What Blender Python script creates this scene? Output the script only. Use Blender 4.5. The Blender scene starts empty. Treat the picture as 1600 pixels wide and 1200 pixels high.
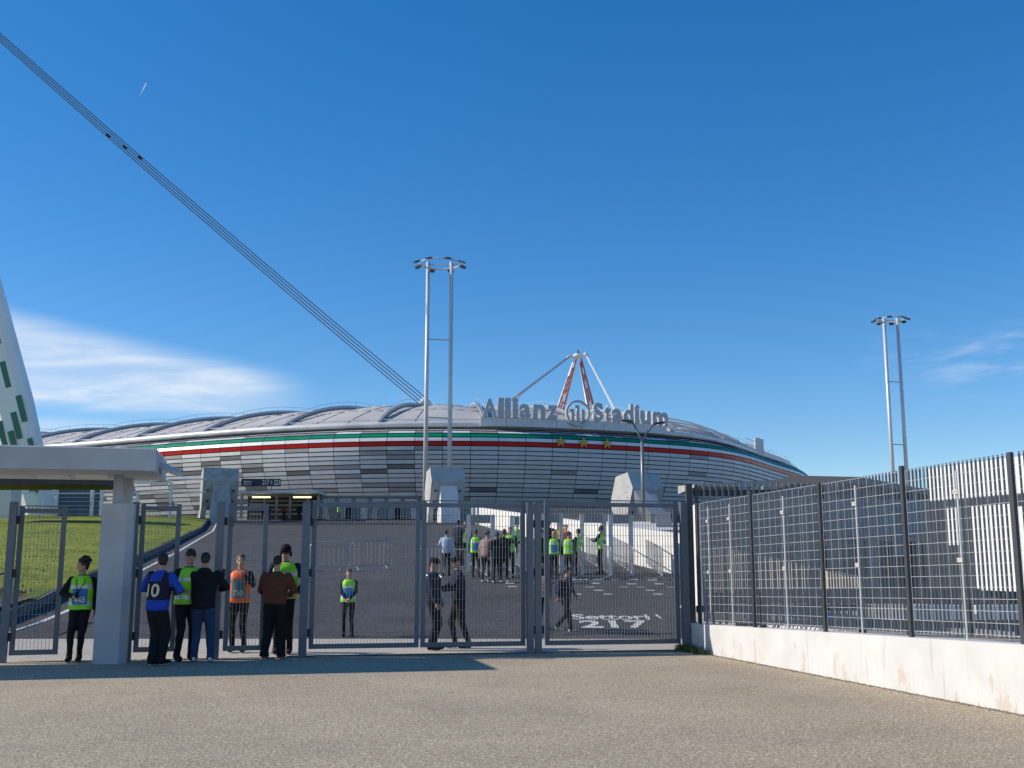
import bpy, math, random
import numpy as np
from mathutils import Vector, Matrix, noise
random.seed(7)
S = bpy.context.scene
C = S.collection
R = math.radians

# ------------------------------------------------------------------ camera, sky, sun, exposure
F = 1660.0; PITCH = math.atan(280 / F); CAMH = 1.64
cam_d = bpy.data.cameras.new('camera'); cam = bpy.data.objects.new('camera', cam_d); C.objects.link(cam)
cam_d.sensor_width = 36; cam_d.lens = 36 * F / 1600; cam_d.clip_start = 0.1; cam_d.clip_end = 6000
cam.location = (0, 0, CAMH); cam.rotation_euler = (math.pi / 2 + PITCH, 0, 0)
S.camera = cam
SUN = Vector((-1.61, 0.09, 1.0)).normalized()
SUN_STRENGTH = 4.0
SKY_STRENGTH = 0.15
ld = bpy.data.lights.new('sun', 'SUN'); ld.energy = SUN_STRENGTH; ld.angle = R(0.53); ld.color = (1.0, 0.91, 0.78)
lo = bpy.data.objects.new('sun', ld); C.objects.link(lo); lo.location = (-50, 5, 80)
lo.rotation_euler = SUN.to_track_quat('Z', 'Y').to_euler()
W = bpy.data.worlds.new('World'); S.world = W; W.use_nodes = True
nt = W.node_tree; N = nt.nodes; L = nt.links
for n in list(N): N.remove(n)
out = N.new('ShaderNodeOutputWorld'); bg = N.new('ShaderNodeBackground'); bg.inputs[1].default_value = SKY_STRENGTH
sky = N.new('ShaderNodeTexSky'); sky.sky_type = 'NISHITA'; sky.sun_disc = False
sky.sun_elevation = math.asin(SUN.z); sky.sun_rotation = math.atan2(SUN.x, SUN.y)
sky.altitude = 200; sky.air_density = 0.85; sky.dust_density = 0.1; sky.ozone_density = 3.0
hs = N.new('ShaderNodeHueSaturation'); hs.inputs['Hue'].default_value = 0.505; hs.inputs['Saturation'].default_value = 1.50; hs.inputs['Value'].default_value = 1.09
gm = N.new('ShaderNodeGamma'); gm.inputs[1].default_value = 0.80; L.new(sky.outputs[0], gm.inputs[0]); L.new(gm.outputs[0], hs.inputs['Color'])
# thin clouds low over the horizon, by direction
tc = N.new('ShaderNodeTexCoord'); sp = N.new('ShaderNodeSeparateXYZ'); L.new(tc.outputs['Generated'], sp.inputs[0])
def M_(op, a, b=None, c=None, clamp=False):
    m = N.new('ShaderNodeMath'); m.operation = op; m.use_clamp = clamp
    for i, v in enumerate((a, b, c)):
        if v is None: continue
        if isinstance(v, (int, float)): m.inputs[i].default_value = v
        else: L.new(v, m.inputs[i])
    return m.outputs[0]
az = M_('ARCTAN2', sp.outputs['X'], sp.outputs['Y'])
el = M_('ARCSINE', sp.outputs['Z'])
def sstep(x, a, b):
    m = N.new('ShaderNodeMapRange'); m.interpolation_type = 'SMOOTHSTEP'
    L.new(x, m.inputs[0]); m.inputs[1].default_value = a; m.inputs[2].default_value = b
    return m.outputs[0]
cv = N.new('ShaderNodeCombineXYZ'); L.new(M_('MULTIPLY', az, 5.0), cv.inputs[0]); L.new(M_('MULTIPLY', M_('ADD', el, M_('MULTIPLY', az, -0.06)), 34.0), cv.inputs[1])
nz = N.new('ShaderNodeTexNoise'); nz.inputs['Scale'].default_value = 1.3; nz.inputs['Detail'].default_value = 9; nz.inputs['Roughness'].default_value = 0.62; nz.inputs['Distortion'].default_value = 0.5
L.new(cv.outputs[0], nz.inputs['Vector'])
eu = M_('SUBTRACT', el, M_('MULTIPLY', M_('SUBTRACT', R(-11), M_('MAXIMUM', az, R(-60))), 0.17))      # the veil's upper edge falls towards the right
left = M_('MULTIPLY', M_('SUBTRACT', 1.0, sstep(az, R(-15), R(-9.8))), M_('MULTIPLY', M_('ADD', sstep(el, R(7.2), R(8.4)), M_('MULTIPLY', M_('SUBTRACT', 1.0, sstep(el, R(6.6), R(7.4))), 0.6)), M_('SUBTRACT', 1.0, sstep(eu, R(8.7), R(10.2)))))
right = M_('MULTIPLY', sstep(az, R(17), R(25)), M_('MULTIPLY', sstep(el, R(7.5), R(9.8)), M_('SUBTRACT', 1.0, sstep(el, R(10.5), R(12)))))
low = M_('MULTIPLY', M_('SUBTRACT', 1.0, sstep(az, R(-9), R(-3))), M_('MULTIPLY', sstep(el, R(6.6), R(8)), M_('SUBTRACT', 1.0, sstep(el, R(8.6), R(9.6)))))
wisp = sstep(nz.outputs['Fac'], 0.33, 0.68)
wisp2 = sstep(nz.outputs['Fac'], 0.46, 0.75)
cl = M_('ADD', M_('MULTIPLY', left, M_('MULTIPLY_ADD', wisp, 0.42, 0.40)), M_('ADD', M_('MULTIPLY', right, M_('MULTIPLY', wisp2, 0.5)), M_('MULTIPLY', low, M_('MULTIPLY', wisp2, 0.3))), clamp=True)
mx = N.new('ShaderNodeMix'); mx.data_type = 'RGBA'
L.new(cl, mx.inputs[0]); L.new(hs.outputs[0], mx.inputs[6]); mx.inputs[7].default_value = (4.0, 4.5, 5.1, 1)
L.new(mx.outputs[2], bg.inputs[0]); L.new(bg.outputs[0], out.inputs[0])
S.view_settings.view_transform = 'Standard'; S.view_settings.look = 'None'; S.view_settings.exposure = 0.35; S.view_settings.gamma = 1
S.view_settings.use_curve_mapping = False

# ------------------------------------------------------------------ survey helpers (photo point -> place at a known depth or on the ground)
cP, sP = math.cos(PITCH), math.sin(PITCH)
def ray(px, py): return Vector((px - 800, F * cP - (600 - py) * sP, F * sP + (600 - py) * cP))
def at(px, py, Y):
    r = ray(px, py); return Vector((0, 0, CAMH)) + r * (Y / r.y)
def projx(X, Y, Z): 
    dz = Z - CAMH; return 800 + F * X / (Y * cP + dz * sP)
PROF = [(-1e4, 0), (22, 0), (26, -0.1), (36, 1.0), (110, 6.05), (1e4, 6.05)]
def prof(Y):
    for (a, za), (b, zb) in zip(PROF, PROF[1:]):
        if Y <= b: return za + (zb - za) * (Y - a) / (b - a)
def gpt(px, py, up=0.0):
    r = ray(px, py); Y = 8.0
    while Y < 200:
        p = Vector((0, 0, CAMH)) + r * (Y / r.y)
        if p.z <= prof(Y) + up: return Vector((p.x, p.y, prof(Y) + up))
        Y += 0.02
    return p

# ------------------------------------------------------------------ materials
MATS = {}
def mat(name, col, rough=0.6, metal=0.0, var=0.12, scale=3.0, bump=0.0, bscale=40.0, spec=0.5, emis=None):
    if name in MATS: return MATS[name]
    m = bpy.data.materials.new(name); m.use_nodes = True
    n = m.node_tree.nodes; l = m.node_tree.links; b = n['Principled BSDF']
    b.inputs['Roughness'].default_value = rough; b.inputs['Metallic'].default_value = metal
    b.inputs['Specular IOR Level'].default_value = spec
    t = n.new('ShaderNodeTexCoord')
    if var > 0:
        z = n.new('ShaderNodeTexNoise'); z.inputs['Scale'].default_value = scale; z.inputs['Detail'].default_value = 6
        l.new(t.outputs['Object'], z.inputs['Vector'])
        r = n.new('ShaderNodeValToRGB'); e = r.color_ramp.elements
        e[0].position = 0.3; e[1].position = 0.7
        e[0].color = tuple(c * (1 - var) for c in col[:3]) + (1,); e[1].color = tuple(min(1, c * (1 + var)) for c in col[:3]) + (1,)
        l.new(z.outputs['Fac'], r.inputs[0]); l.new(r.outputs[0], b.inputs['Base Color'])
    else: b.inputs['Base Color'].default_value = tuple(col[:3]) + (1,)
    if bump > 0:
        z2 = n.new('ShaderNodeTexNoise'); z2.inputs['Scale'].default_value = bscale; z2.inputs['Detail'].default_value = 4
        l.new(t.outputs['Object'], z2.inputs['Vector'])
        bp = n.new('ShaderNodeBump'); bp.inputs['Strength'].default_value = bump; bp.inputs['Distance'].default_value = 0.01
        l.new(z2.outputs['Fac'], bp.inputs['Height']); l.new(bp.outputs[0], b.inputs['Normal'])
    if emis:
        b.inputs['Emission Color'].default_value = tuple(emis[:3]) + (1,); b.inputs['Emission Strength'].default_value = emis[3]
    MATS[name] = m; return m

def asphalt(name, dark, light, speck, fine=90.0, patch=0.35, wear=None):
    m = bpy.data.materials.new(name); m.use_nodes = True
    n = m.node_tree.nodes; l = m.node_tree.links; b = n['Principled BSDF']; b.inputs['Roughness'].default_value = 0.9
    b.inputs['Specular IOR Level'].default_value = 0.25
    g = n.new('ShaderNodeNewGeometry')
    v = n.new('ShaderNodeTexVoronoi'); v.inputs['Scale'].default_value = fine; l.new(g.outputs['Position'], v.inputs['Vector'])
    z = n.new('ShaderNodeTexNoise'); z.inputs['Scale'].default_value = fine * 0.5; z.inputs['Detail'].default_value = 8; z.inputs['Roughness'].default_value = 0.75; l.new(g.outputs['Position'], z.inputs['Vector'])
    r = n.new('ShaderNodeValToRGB'); e = r.color_ramp.elements; e[0].position = 0.36; e[0].color = dark + (1,); e[1].position = 0.64; e[1].color = light + (1,)
    l.new(z.outputs['Fac'], r.inputs[0])
    # aggregate chips: per-cell brightness
    sp_ = n.new('ShaderNodeSeparateColor'); l.new(v.outputs['Color'], sp_.inputs[0])
    mr = n.new('ShaderNodeMapRange'); l.new(sp_.outputs[0], mr.inputs[0]); mr.inputs[1].default_value = 0.72; mr.inputs[2].default_value = 1.0
    mx1 = n.new('ShaderNodeMix'); mx1.data_type = 'RGBA'; l.new(mr.outputs[0], mx1.inputs[0]); l.new(r.outputs[0], mx1.inputs[6]); mx1.inputs[7].default_value = speck + (1,)
    # broad wear patches
    z3 = n.new('ShaderNodeTexNoise'); z3.inputs['Scale'].default_value = 0.45; z3.inputs['Detail'].default_value = 7; z3.inputs['Roughness'].default_value = 0.6; l.new(g.outputs['Position'], z3.inputs['Vector'])
    mr3 = n.new('ShaderNodeMapRange'); l.new(z3.outputs['Fac'], mr3.inputs[0]); mr3.inputs[1].default_value = 0.3; mr3.inputs[2].default_value = 0.7; mr3.inputs[3].default_value = 1 - patch; mr3.inputs[4].default_value = 1 + patch * 0.6
    mx2 = n.new('ShaderNodeVectorMath'); mx2.operation = 'SCALE'; l.new(mx1.outputs[2], mx2.inputs[0]); l.new(mr3.outputs[0], mx2.inputs['Scale'])
    last = mx2.outputs[0]
    if wear:      # pale scuffs and darker oil spots
        for sc_, lo_, hi_, col_, am in ((1.7, .68, .76, (.62, .59, .54), .5), (2.6, .70, .78, (.07, .06, .055), .35), (0.9, .56, .70, (.22, .19, .155), .35)):
            zz = n.new('ShaderNodeTexNoise'); zz.inputs['Scale'].default_value = sc_; zz.inputs['Detail'].default_value = 9; zz.inputs['Roughness'].default_value = .7
            mp = n.new('ShaderNodeMapping'); mp.inputs['Location'].default_value = (sc_ * 7, sc_ * 3, 0); mp.inputs['Rotation'].default_value = (0, 0, .4); mp.inputs['Scale'].default_value = (.6, 1.3, 1); l.new(g.outputs['Position'], mp.inputs[0]); l.new(mp.outputs[0], zz.inputs['Vector'])
            q = n.new('ShaderNodeMapRange'); l.new(zz.outputs['Fac'], q.inputs[0]); q.inputs[1].default_value = lo_; q.inputs[2].default_value = hi_; q.inputs[4].default_value = am
            mxw = n.new('ShaderNodeMix'); mxw.data_type = 'RGBA'; l.new(q.outputs[0], mxw.inputs[0]); l.new(last, mxw.inputs[6]); mxw.inputs[7].default_value = col_ + (1,); last = mxw.outputs[2]
    l.new(last, b.inputs['Base Color'])
    bp = n.new('ShaderNodeBump'); bp.inputs['Strength'].default_value = 0.9; bp.inputs['Distance'].default_value = 0.012
    l.new(z.outputs['Fac'], bp.inputs['Height']); l.new(bp.outputs[0], b.inputs['Normal'])
    return m

M_ASPH = asphalt('old_asphalt', (0.12, 0.096, 0.060), (0.63, 0.515, 0.365), (0.80, 0.71, 0.55), 75, 0.14, wear=True)
M_RAMP = asphalt('dark_asphalt', (0.035, 0.034, 0.036), (0.085, 0.082, 0.086), (0.13, 0.13, 0.13), 30, 0.3)
M_CONC_STRIP = asphalt('pale_concrete', (0.33, 0.30, 0.25), (0.52, 0.48, 0.41), (0.6, 0.56, 0.5), 40, 0.15)
M_EARTH = mat('bare_earth', (0.16, 0.14, 0.11), 0.95, 0, 0.3, 0.3)
M_CONC = mat('fair_faced_concrete', (0.36, 0.36, 0.345), 0.75, 0, 0.22, 1.6, 0.25, 12)
M_WCONC = mat('white_painted_concrete', (0.66, 0.65, 0.62), 0.7, 0, 0.07, 1.2, 0.15, 8)
M_PILLAR = mat('pale_painted_pillar', (0.44, 0.455, 0.465), 0.6, 0, 0.11, 1.3, 0.2, 14)
M_BLUEGREY = mat('blue_grey_painted_steel', (0.125, 0.15, 0.18), 0.42, 0.15, 0.07, 4, 0.03, 60)
M_GALV = mat('galvanised_steel', (0.60, 0.61, 0.62), 0.42, 0.2, 0.12, 8)
M_ANTHR = mat('anthracite_steel', (0.055, 0.06, 0.07), 0.45, 0.2, 0.1, 4)
M_BARGREY = mat('grey_grating_steel', (0.19, 0.205, 0.22), 0.42, 0.3, 0.1, 4)
M_BLACK = mat('black_metal', (0.02, 0.02, 0.022), 0.5, 0, 0.1)
M_WHITE = mat('white_paint', (0.70, 0.70, 0.69), 0.45, 0, 0.04, 2)
M_DARKGAP = mat('dark_shell', (0.03, 0.033, 0.04), 1.0, 0, 0.1, spec=0.0)
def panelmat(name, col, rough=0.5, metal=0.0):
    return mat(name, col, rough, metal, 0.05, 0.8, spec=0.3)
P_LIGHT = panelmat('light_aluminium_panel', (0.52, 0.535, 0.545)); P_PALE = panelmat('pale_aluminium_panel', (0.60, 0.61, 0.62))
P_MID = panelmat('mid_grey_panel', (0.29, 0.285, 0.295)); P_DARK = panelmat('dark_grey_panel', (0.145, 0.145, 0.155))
P_GREEN = panelmat('green_panel', (0.0, 0.235, 0.12), 0.35, 0.0); P_RED = panelmat('red_panel', (0.50, 0.012, 0.014), 0.35, 0.0); P_WHITE = panelmat('white_panel', (0.72, 0.74, 0.75), 0.35, 0.0)
M_ROOF = mat('roof_membrane', (0.47, 0.455, 0.44), 0.7, 0, 0.08, 0.25)
M_TUBE = mat('white_steel_tube', (0.62, 0.62, 0.62), 0.4, 0.1, 0.12, 0.6)
M_RIB = mat('pale_blue_steel', (0.36, 0.39, 0.42), 0.35, 0.3, 0.06, 1)
M_SIGNM = mat('brushed_sign_metal', (0.47, 0.49, 0.51), 0.5, 0.0, 0.06, 2)
M_SIGNB = mat('sign_band_metal', (0.58, 0.60, 0.62), 0.5, 0.1, 0.06, 1)
M_GOLD = mat('gold_star', (0.62, 0.36, 0.06), 0.45, 0.2, 0.08, 4)
M_PYW = mat('pylon_white', (0.80, 0.81, 0.82), 0.5, 0.0, 0.04, 0.3)
M_PYG = mat('pylon_green', (0.03, 0.17, 0.12), 0.5, 0.0, 0.05, 1)
M_PYR = mat('pylon_red', (0.48, 0.11, 0.06), 0.5, 0.0, 0.05, 1)
M_CABLE = mat('cable_sheath', (0.16, 0.18, 0.22), 0.5, 0.2, 0.05)
M_GLASSB = mat('blue_glass', (0.10, 0.15, 0.20), 0.12, 0.0, 0.1, 0.5, spec=0.8)
M_SIGNNAVY = mat('navy_sign', (0.012, 0.014, 0.035), 0.4, 0, 0.0)
M_PRINTW = mat('white_print', (0.8, 0.8, 0.8), 0.5, 0, 0.0)
M_LIGHT = mat('lit_tube', (0.9, 0.8, 0.5), 0.5, 0, 0, emis=(1.0, 0.82, 0.45, 1.3))
M_ROADW = mat('road_paint', (0.55, 0.55, 0.53), 0.8, 0, 0.35, 9)
M_BROWN = mat('brown_slats', (0.06, 0.05, 0.05), 0.7, 0, 0.2, 2)

# ------------------------------------------------------------------ mesh helpers
def tag(o, label=None, cat=None, group=None, kind=None):
    for k, v in (('label', label), ('category', cat), ('group', group), ('kind', kind)):
        if v: o[k] = v
    return o
def empty(name, loc, label=None, cat=None, group=None):
    o = bpy.data.objects.new(name, None); o.location = loc; o.empty_display_size = 0.3; C.objects.link(o)
    return tag(o, label, cat, group)
class MB:
    def __init__(s): s.v = []; s.f = []; s.m = []
    def add(s, vs, fs, mi=0):
        k = len(s.v); s.v += [tuple(v) for v in vs]; s.f += [tuple(i + k for i in f) for f in fs]; s.m += [mi] * len(fs); return s
    def hexa(s, a, b, mi=0):       # a,b: four points each (bottom loop, top loop)
        return s.add(list(a) + list(b), [(3, 2, 1, 0), (4, 5, 6, 7), (0, 1, 5, 4), (1, 2, 6, 5), (2, 3, 7, 6), (3, 0, 4, 7)], mi)
    def box(s, x0, y0, z0, x1, y1, z1, mi=0):
        return s.hexa([(x0, y0, z0), (x1, y0, z0), (x1, y1, z0), (x0, y1, z0)], [(x0, y0, z1), (x1, y0, z1), (x1, y1, z1), (x0, y1, z1)], mi)
    def beam(s, p, q, w, h, up=(0, 0, 1), mi=0):   # box bar from p to q, w sideways, h along up
        p = Vector(p); q = Vector(q); d = (q - p).normalized(); up = Vector(up)
        side = d.cross(up)
        if side.length < 1e-4: side = d.cross(Vector((1, 0, 0)))
        side.normalize(); u = side.cross(d).normalized(); a = side * w / 2; b = u * h / 2
        return s.hexa([p - a - b, p + a - b, p + a + b, p - a + b], [q - a - b, q + a - b, q + a + b, q - a + b], mi)
    def tube(s, pts, r, n=8, mi=0, closed=False):
        pts = [Vector(p) for p in pts]; rs = r if isinstance(r, (list, tuple)) else [r] * len(pts)
        k = len(s.v); m = len(pts)
        for i, p in enumerate(pts):
            if closed: d = pts[(i + 1) % m] - pts[i - 1]
            else: d = pts[min(i + 1, m - 1)] - pts[max(i - 1, 0)]
            d.normalize(); a = d.cross(Vector((0, 0, 1)))
            if a.length < 1e-3: a = Vector((1, 0, 0))
            a.normalize(); b = a.cross(d)
            for j in range(n):
                t = 2 * math.pi * j / n; s.v.append(tuple(p + (a * math.cos(t) + b * math.sin(t)) * rs[i]))
        for i in range(m if closed else m - 1):
            for j in range(n):
                i2 = (i + 1) % m
                s.f.append((k + i * n + j, k + i * n + (j + 1) % n, k + i2 * n + (j + 1) % n, k + i2 * n + j)); s.m.append(mi)
        if not closed:
            s.f.append(tuple(k + j for j in reversed(range(n)))); s.m.append(mi)
            s.f.append(tuple(k + (m - 1) * n + j for j in range(n))); s.m.append(mi)
        return s
    def prism(s, poly, d, mi=0):   # poly: planar loop of points, extruded by vector d
        n = len(poly); d = Vector(d)
        return s.add([Vector(p) for p in poly] + [Vector(p) + d for p in poly],
                     [tuple(range(n - 1, -1, -1)), tuple(range(n, 2 * n))] + [(i, (i + 1) % n, n + (i + 1) % n, n + i) for i in range(n)], mi)
    def ell(s, c, r, n=12, m=8, mi=0):
        k = len(s.v); rx, ry, rz = (r, r, r) if isinstance(r, (int, float)) else r
        for i in range(1, m):
            t = math.pi * i / m
            for j in range(n):
                a = 2 * math.pi * j / n; s.v.append((c[0] + rx * math.sin(t) * math.cos(a), c[1] + ry * math.sin(t) * math.sin(a), c[2] + rz * math.cos(t)))
        top = len(s.v); s.v.append((c[0], c[1], c[2] + rz)); bot = len(s.v); s.v.append((c[0], c[1], c[2] - rz))
        for i in range(m - 2):
            for j in range(n):
                s.f.append((k + i * n + j, k + (i + 1) * n + j, k + (i + 1) * n + (j + 1) % n, k + i * n + (j + 1) % n)); s.m.append(mi)
        for j in range(n):
            s.f.append((top, k + j, k + (j + 1) % n)); s.m.append(mi)
            s.f.append((bot, k + (m - 2) * n + (j + 1) % n, k + (m - 2) * n + j)); s.m.append(mi)
        return s
    def build(s, name, mats, parent=None, smooth=False, loc=None, kind=None):
        me = bpy.data.meshes.new(name)
        off = Vector(loc) if loc is not None else (wloc(parent) if parent else Vector())
        me.from_pydata([tuple(Vector(v) - off) for v in s.v], [], s.f)
        if not isinstance(mats, (list, tuple)): mats = [mats]
        for x in mats: me.materials.append(x)
        if len(mats) > 1: me.polygons.foreach_set('material_index', s.m)
        if smooth: me.polygons.foreach_set('use_smooth', [True] * len(me.polygons))
        me.update()
        o = bpy.data.objects.new(name, me); C.objects.link(o)
        if parent: o.parent = parent
        if loc is not None: o.location = off if not parent else off - wloc(parent)
        if kind: o['kind'] = kind
        return o
def wloc(o):
    v = Vector(o.location)
    while o.parent: o = o.parent; v += Vector(o.location)
    return v
KIDS = {}
def copy_tree(o, parent=None):
    c = o.copy(); C.objects.link(c); c.parent = parent
    for ch in [x for x in list(C.objects) if x.parent == o]: copy_tree(ch, c)
    return c
def kids(o): return [x for x in C.objects if x.parent == o]
def text_mesh(t, extrude=0.0, offset=0.0, spacing=1.0):
    cu = bpy.data.curves.new('t', 'FONT'); cu.body = t; cu.extrude = extrude; cu.offset = offset; cu.space_character = spacing; cu.resolution_u = 4
    ob = bpy.data.objects.new('t', cu); C.objects.link(ob); dg = bpy.context.evaluated_depsgraph_get(); dg.update()
    me = bpy.data.meshes.new_from_object(ob.evaluated_get(dg))
    vs = [Vector(v.co) for v in me.vertices]; fs = [tuple(p.vertices) for p in me.polygons]
    bpy.data.objects.remove(ob); bpy.data.curves.remove(cu); bpy.data.meshes.remove(me)
    x0 = min(v.x for v in vs); x1 = max(v.x for v in vs); y0 = min(v.y for v in vs); y1 = max(v.y for v in vs)
    return vs, fs, (x0, y0, x1, y1)
def put_text(t, origin, ux, uy, w, h, name, m, parent, depth=0.01, offset=0.02, base=None):
    """text filling w x h, lower-left at origin, along ux, up uy"""
    vs, fs, (x0, y0, x1, y1) = text_mesh(t, 0.5, offset)
    if base is not None: y0, y1 = base
    ux = Vector(ux).normalized(); uy = Vector(uy).normalized(); un = ux.cross(uy)
    mb = MB(); mb.add([Vector(origin) + ux * ((v.x - x0) / (x1 - x0) * w) + uy * ((v.y - y0) / (y1 - y0) * h) + un * ((v.z + 0.5) * depth) for v in vs], fs)
    return mb.build(name, m, parent)

# ================================================================== SETTING
def struct(o): o['kind'] = 'structure'; return o
struct(MB().add([(-3000, -60, -0.3), (3000, -60, -0.3), (3000, 4000, -0.3), (-3000, 4000, -0.3)], [(0, 1, 2, 3)]).build('ground', M_EARTH))
GA = 0.2; GY = lambda X: 20.2 + GA * X        # the gate line
GD = Vector((1, GA, 0)).normalized(); GN = Vector((GD.y, -GD.x, 0))   # along the line / towards the camera
def gl(X, off=0.0, z=0.0): return Vector((X, GY(X), z)) + GN * off
# forecourt as fine sheet up to the gate line
fc = MB(); xs = [-60, -20] + [-18 + 2 * i for i in range(15)] + [14, 60]
for a, b in zip(xs, xs[1:]):
    fc.add([(a, -30, 0), (b, -30, 0), (b, min(GY(b), 24), 0), (a, max(min(GY(a), 24), 10), 0)], [(0, 1, 2, 3)])
struct(fc.build('forecourt_asphalt', M_ASPH))
# pale strip behind the gates
st = MB(); st.add([(-30, 14, -0.008), (13, 14, -0.008), (13, 26, -0.1), (13, 22, -0.008)], [(0, 1, 3)])
st = MB()
ys = [14, 22, 24.3]
st.add([(-40, 14, -.006), (20, 14, -.006), (20, 22, -.006), (-40, 22, -.006)], [(0, 1, 2, 3)])
st.add([(-40, 22, -.006), (20, 22, -.006), (20, 26.5, prof(26) - .02), (-40, 26.5, prof(26) - .02)], [(0, 1, 2, 3)])
struct(st.build('concrete_strip', M_CONC_STRIP))
# ramp
def ledge(Y):   # left edge of the ramp
    pts = [(20, -13.5), (29, -13.0), (40, -14.8), (53, -17.4), (80, -23.2), (108, -30.5), (200, -34)]
    for (a, xa), (b, xb) in zip(pts, pts[1:]):
        if Y <= b: return xa + (xb - xa) * (Y - a) / (b - a)
def redge(Y):   # right edge = foot of the white wall
    pts = [(20, 6.4), (38, 6.2), (53, 3.65), (82, -1.0), (102, -4.1), (110, -4.6), (200, -4.6)]
    for (a, xa), (b, xb) in zip(pts, pts[1:]):
        if Y <= b: return xa + (xb - xa) * (Y - a) / (b - a)
Ys = [25.3, 26, 28, 30, 32, 34, 36, 38, 41, 45, 49, 53, 60, 67, 74, 80, 88, 95, 102, 108, 110]
rp = MB()
for a, b in zip(Ys, Ys[1:]):
    rp.add([(ledge(a), a, prof(a) + .002), (redge(a), a, prof(a) + .002), (redge(b), b, prof(b) + .002), (ledge(b), b, prof(b) + .002)], [(0, 1, 2, 3)])
struct(rp.build('ramp_road', M_RAMP))
struct(MB().add([(-400, 109.9, 6.04), (400, 109.9, 6.04), (400, 900, 6.04), (-400, 900, 6.04)], [(0, 1, 2, 3)]).build('stadium_terrace', M_CONC_STRIP))

# grass bank, left of the ramp
def grassmat():
    m = bpy.data.materials.new('grass'); m.use_nodes = True; n = m.node_tree.nodes; l = m.node_tree.links; b = n['Principled BSDF']; b.inputs['Roughness'].default_value = 0.9
    b.inputs['Specular IOR Level'].default_value = 0.2
    g = n.new('ShaderNodeNewGeometry'); 
    z = n.new('ShaderNodeTexNoise'); z.inputs['Scale'].default_value = 0.35; z.inputs['Detail'].default_value = 8; z.inputs['Roughness'].default_value = 0.7; l.new(g.outputs['Position'], z.inputs['Vector'])
    r = n.new('ShaderNodeValToRGB'); e = r.color_ramp.elements; e[0].position = 0.35; e[0].color = (0.10, 0.145, 0.012, 1); e[1].position = 0.65; e[1].color = (0.26, 0.27, 0.03, 1)
    l.new(z.outputs['Fac'], r.inputs[0])
    z2 = n.new('ShaderNodeTexNoise'); z2.inputs['Scale'].default_value = 1.1; z2.inputs['Detail'].default_value = 9; z2.inputs['Roughness'].default_value = .75; l.new(g.outputs['Position'], z2.inputs['Vector'])
    mr = n.new('ShaderNodeMapRange'); l.new(z2.outputs['Fac'], mr.inputs[0]); mr.inputs[1].default_value = 0.60; mr.inputs[2].default_value = 0.66; mr.inputs[4].default_value = 0.8
    mx = n.new('ShaderNodeMix'); mx.data_type = 'RGBA'; l.new(mr.outputs[0], mx.inputs[0]); l.new(r.outputs[0], mx.inputs[6]); mx.inputs[7].default_value = (0.42, 0.44, 0.16, 1)
    l.new(mx.outputs[2], b.inputs['Base Color']); return m
M_GRASS = grassmat()
def bankz(X, Y):
    e = ledge(Y) - 0.35 - X
    return min(prof(Y) + 0.30 + 0.40 * (1 - math.exp(-max(e, 0) / 3)), 6.2) + 0.05 * noise.noise(Vector((X * .3, Y * .3, 0)))
bk = MB(); gy = [29.5 + 1.5 * i for i in range(62)]; ge = [0, .8, 2, 3.5, 5.5, 8, 11, 15, 20, 28, 40, 70, 150]
for Y in gy:
    Y = min(Y, 111)
    for e in ge:
        X = ledge(Y) - 0.12 - e; bk.v.append((X, Y, bankz(X, Y)))
n_ = len(ge)
for i in range(len(gy) - 1):
    for j in range(n_ - 1):
        bk.f.append((i * n_ + j, (i + 1) * n_ + j, (i + 1) * n_ + j + 1, i * n_ + j + 1)); bk.m.append(0)
g_ = bk.build('grass_bank', M_GRASS, smooth=True); struct(g_)
# tufts on the near half of the bank
tf = MB(); rnd = random.Random(3)
for i in range(16000):
    Y = 30 + 55 * rnd.random() ** 1.5; e = rnd.random() * 26; X = ledge(Y) - 0.5 - e
    z = bankz(X, Y); h = 0.02 + 0.045 * rnd.random(); a = rnd.random() * 6.28; w = 0.012 + .02 * rnd.random()
    dx, dy = math.cos(a) * w, math.sin(a) * w
    tf.add([(X - dx, Y - dy, z - .02), (X + dx, Y + dy, z - .02), (X + rnd.uniform(-.06, .06), Y + rnd.uniform(-.06, .06), z + h)], [(0, 1, 2)])
tag(tf.build('grass_tufts', mat('grass_blades', (0.17, 0.24, 0.03), 0.8, 0, 0.3, 2)), 'rough green grass growing on the bank left of the ramp', 'grass', kind='stuff')
# brown groundcover at the bank's foot
gc = MB()
for i in range(7000):
    Y = 26.2 + 4.2 * rnd.random(); X = -13.4 - 16 * rnd.random(); z = prof(26.5) + 0.40 + max(0, (Y - 26.5)) * 0.11
    a = rnd.random() * 6.28; w = 0.05; t = rnd.uniform(0, .22)
    gc.add([(X - w * math.cos(a), Y - w * math.sin(a), z + t), (X + w * math.cos(a), Y + w * math.sin(a), z + t), (X + w * math.sin(a), Y - w * math.cos(a), z + t + .07)], [(0, 1, 2)], rnd.choice([0, 0, 1]))
gc.add([(-60, 26.2, .30), (-13.35, 26.2, .30), (-13.3, 30.2, 0.72), (-60, 30.2, 0.72)], [(0, 1, 2, 3)])
tag(gc.build('ground_cover', [mat('dry_groundcover', (0.19, 0.14, 0.08), 0.9, 0, .3), mat('olive_groundcover', (0.15, 0.16, 0.06), 0.9, 0, .3)]), 'brown dry ground cover at the foot of the grass bank', 'ground cover', kind='stuff')
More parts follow.
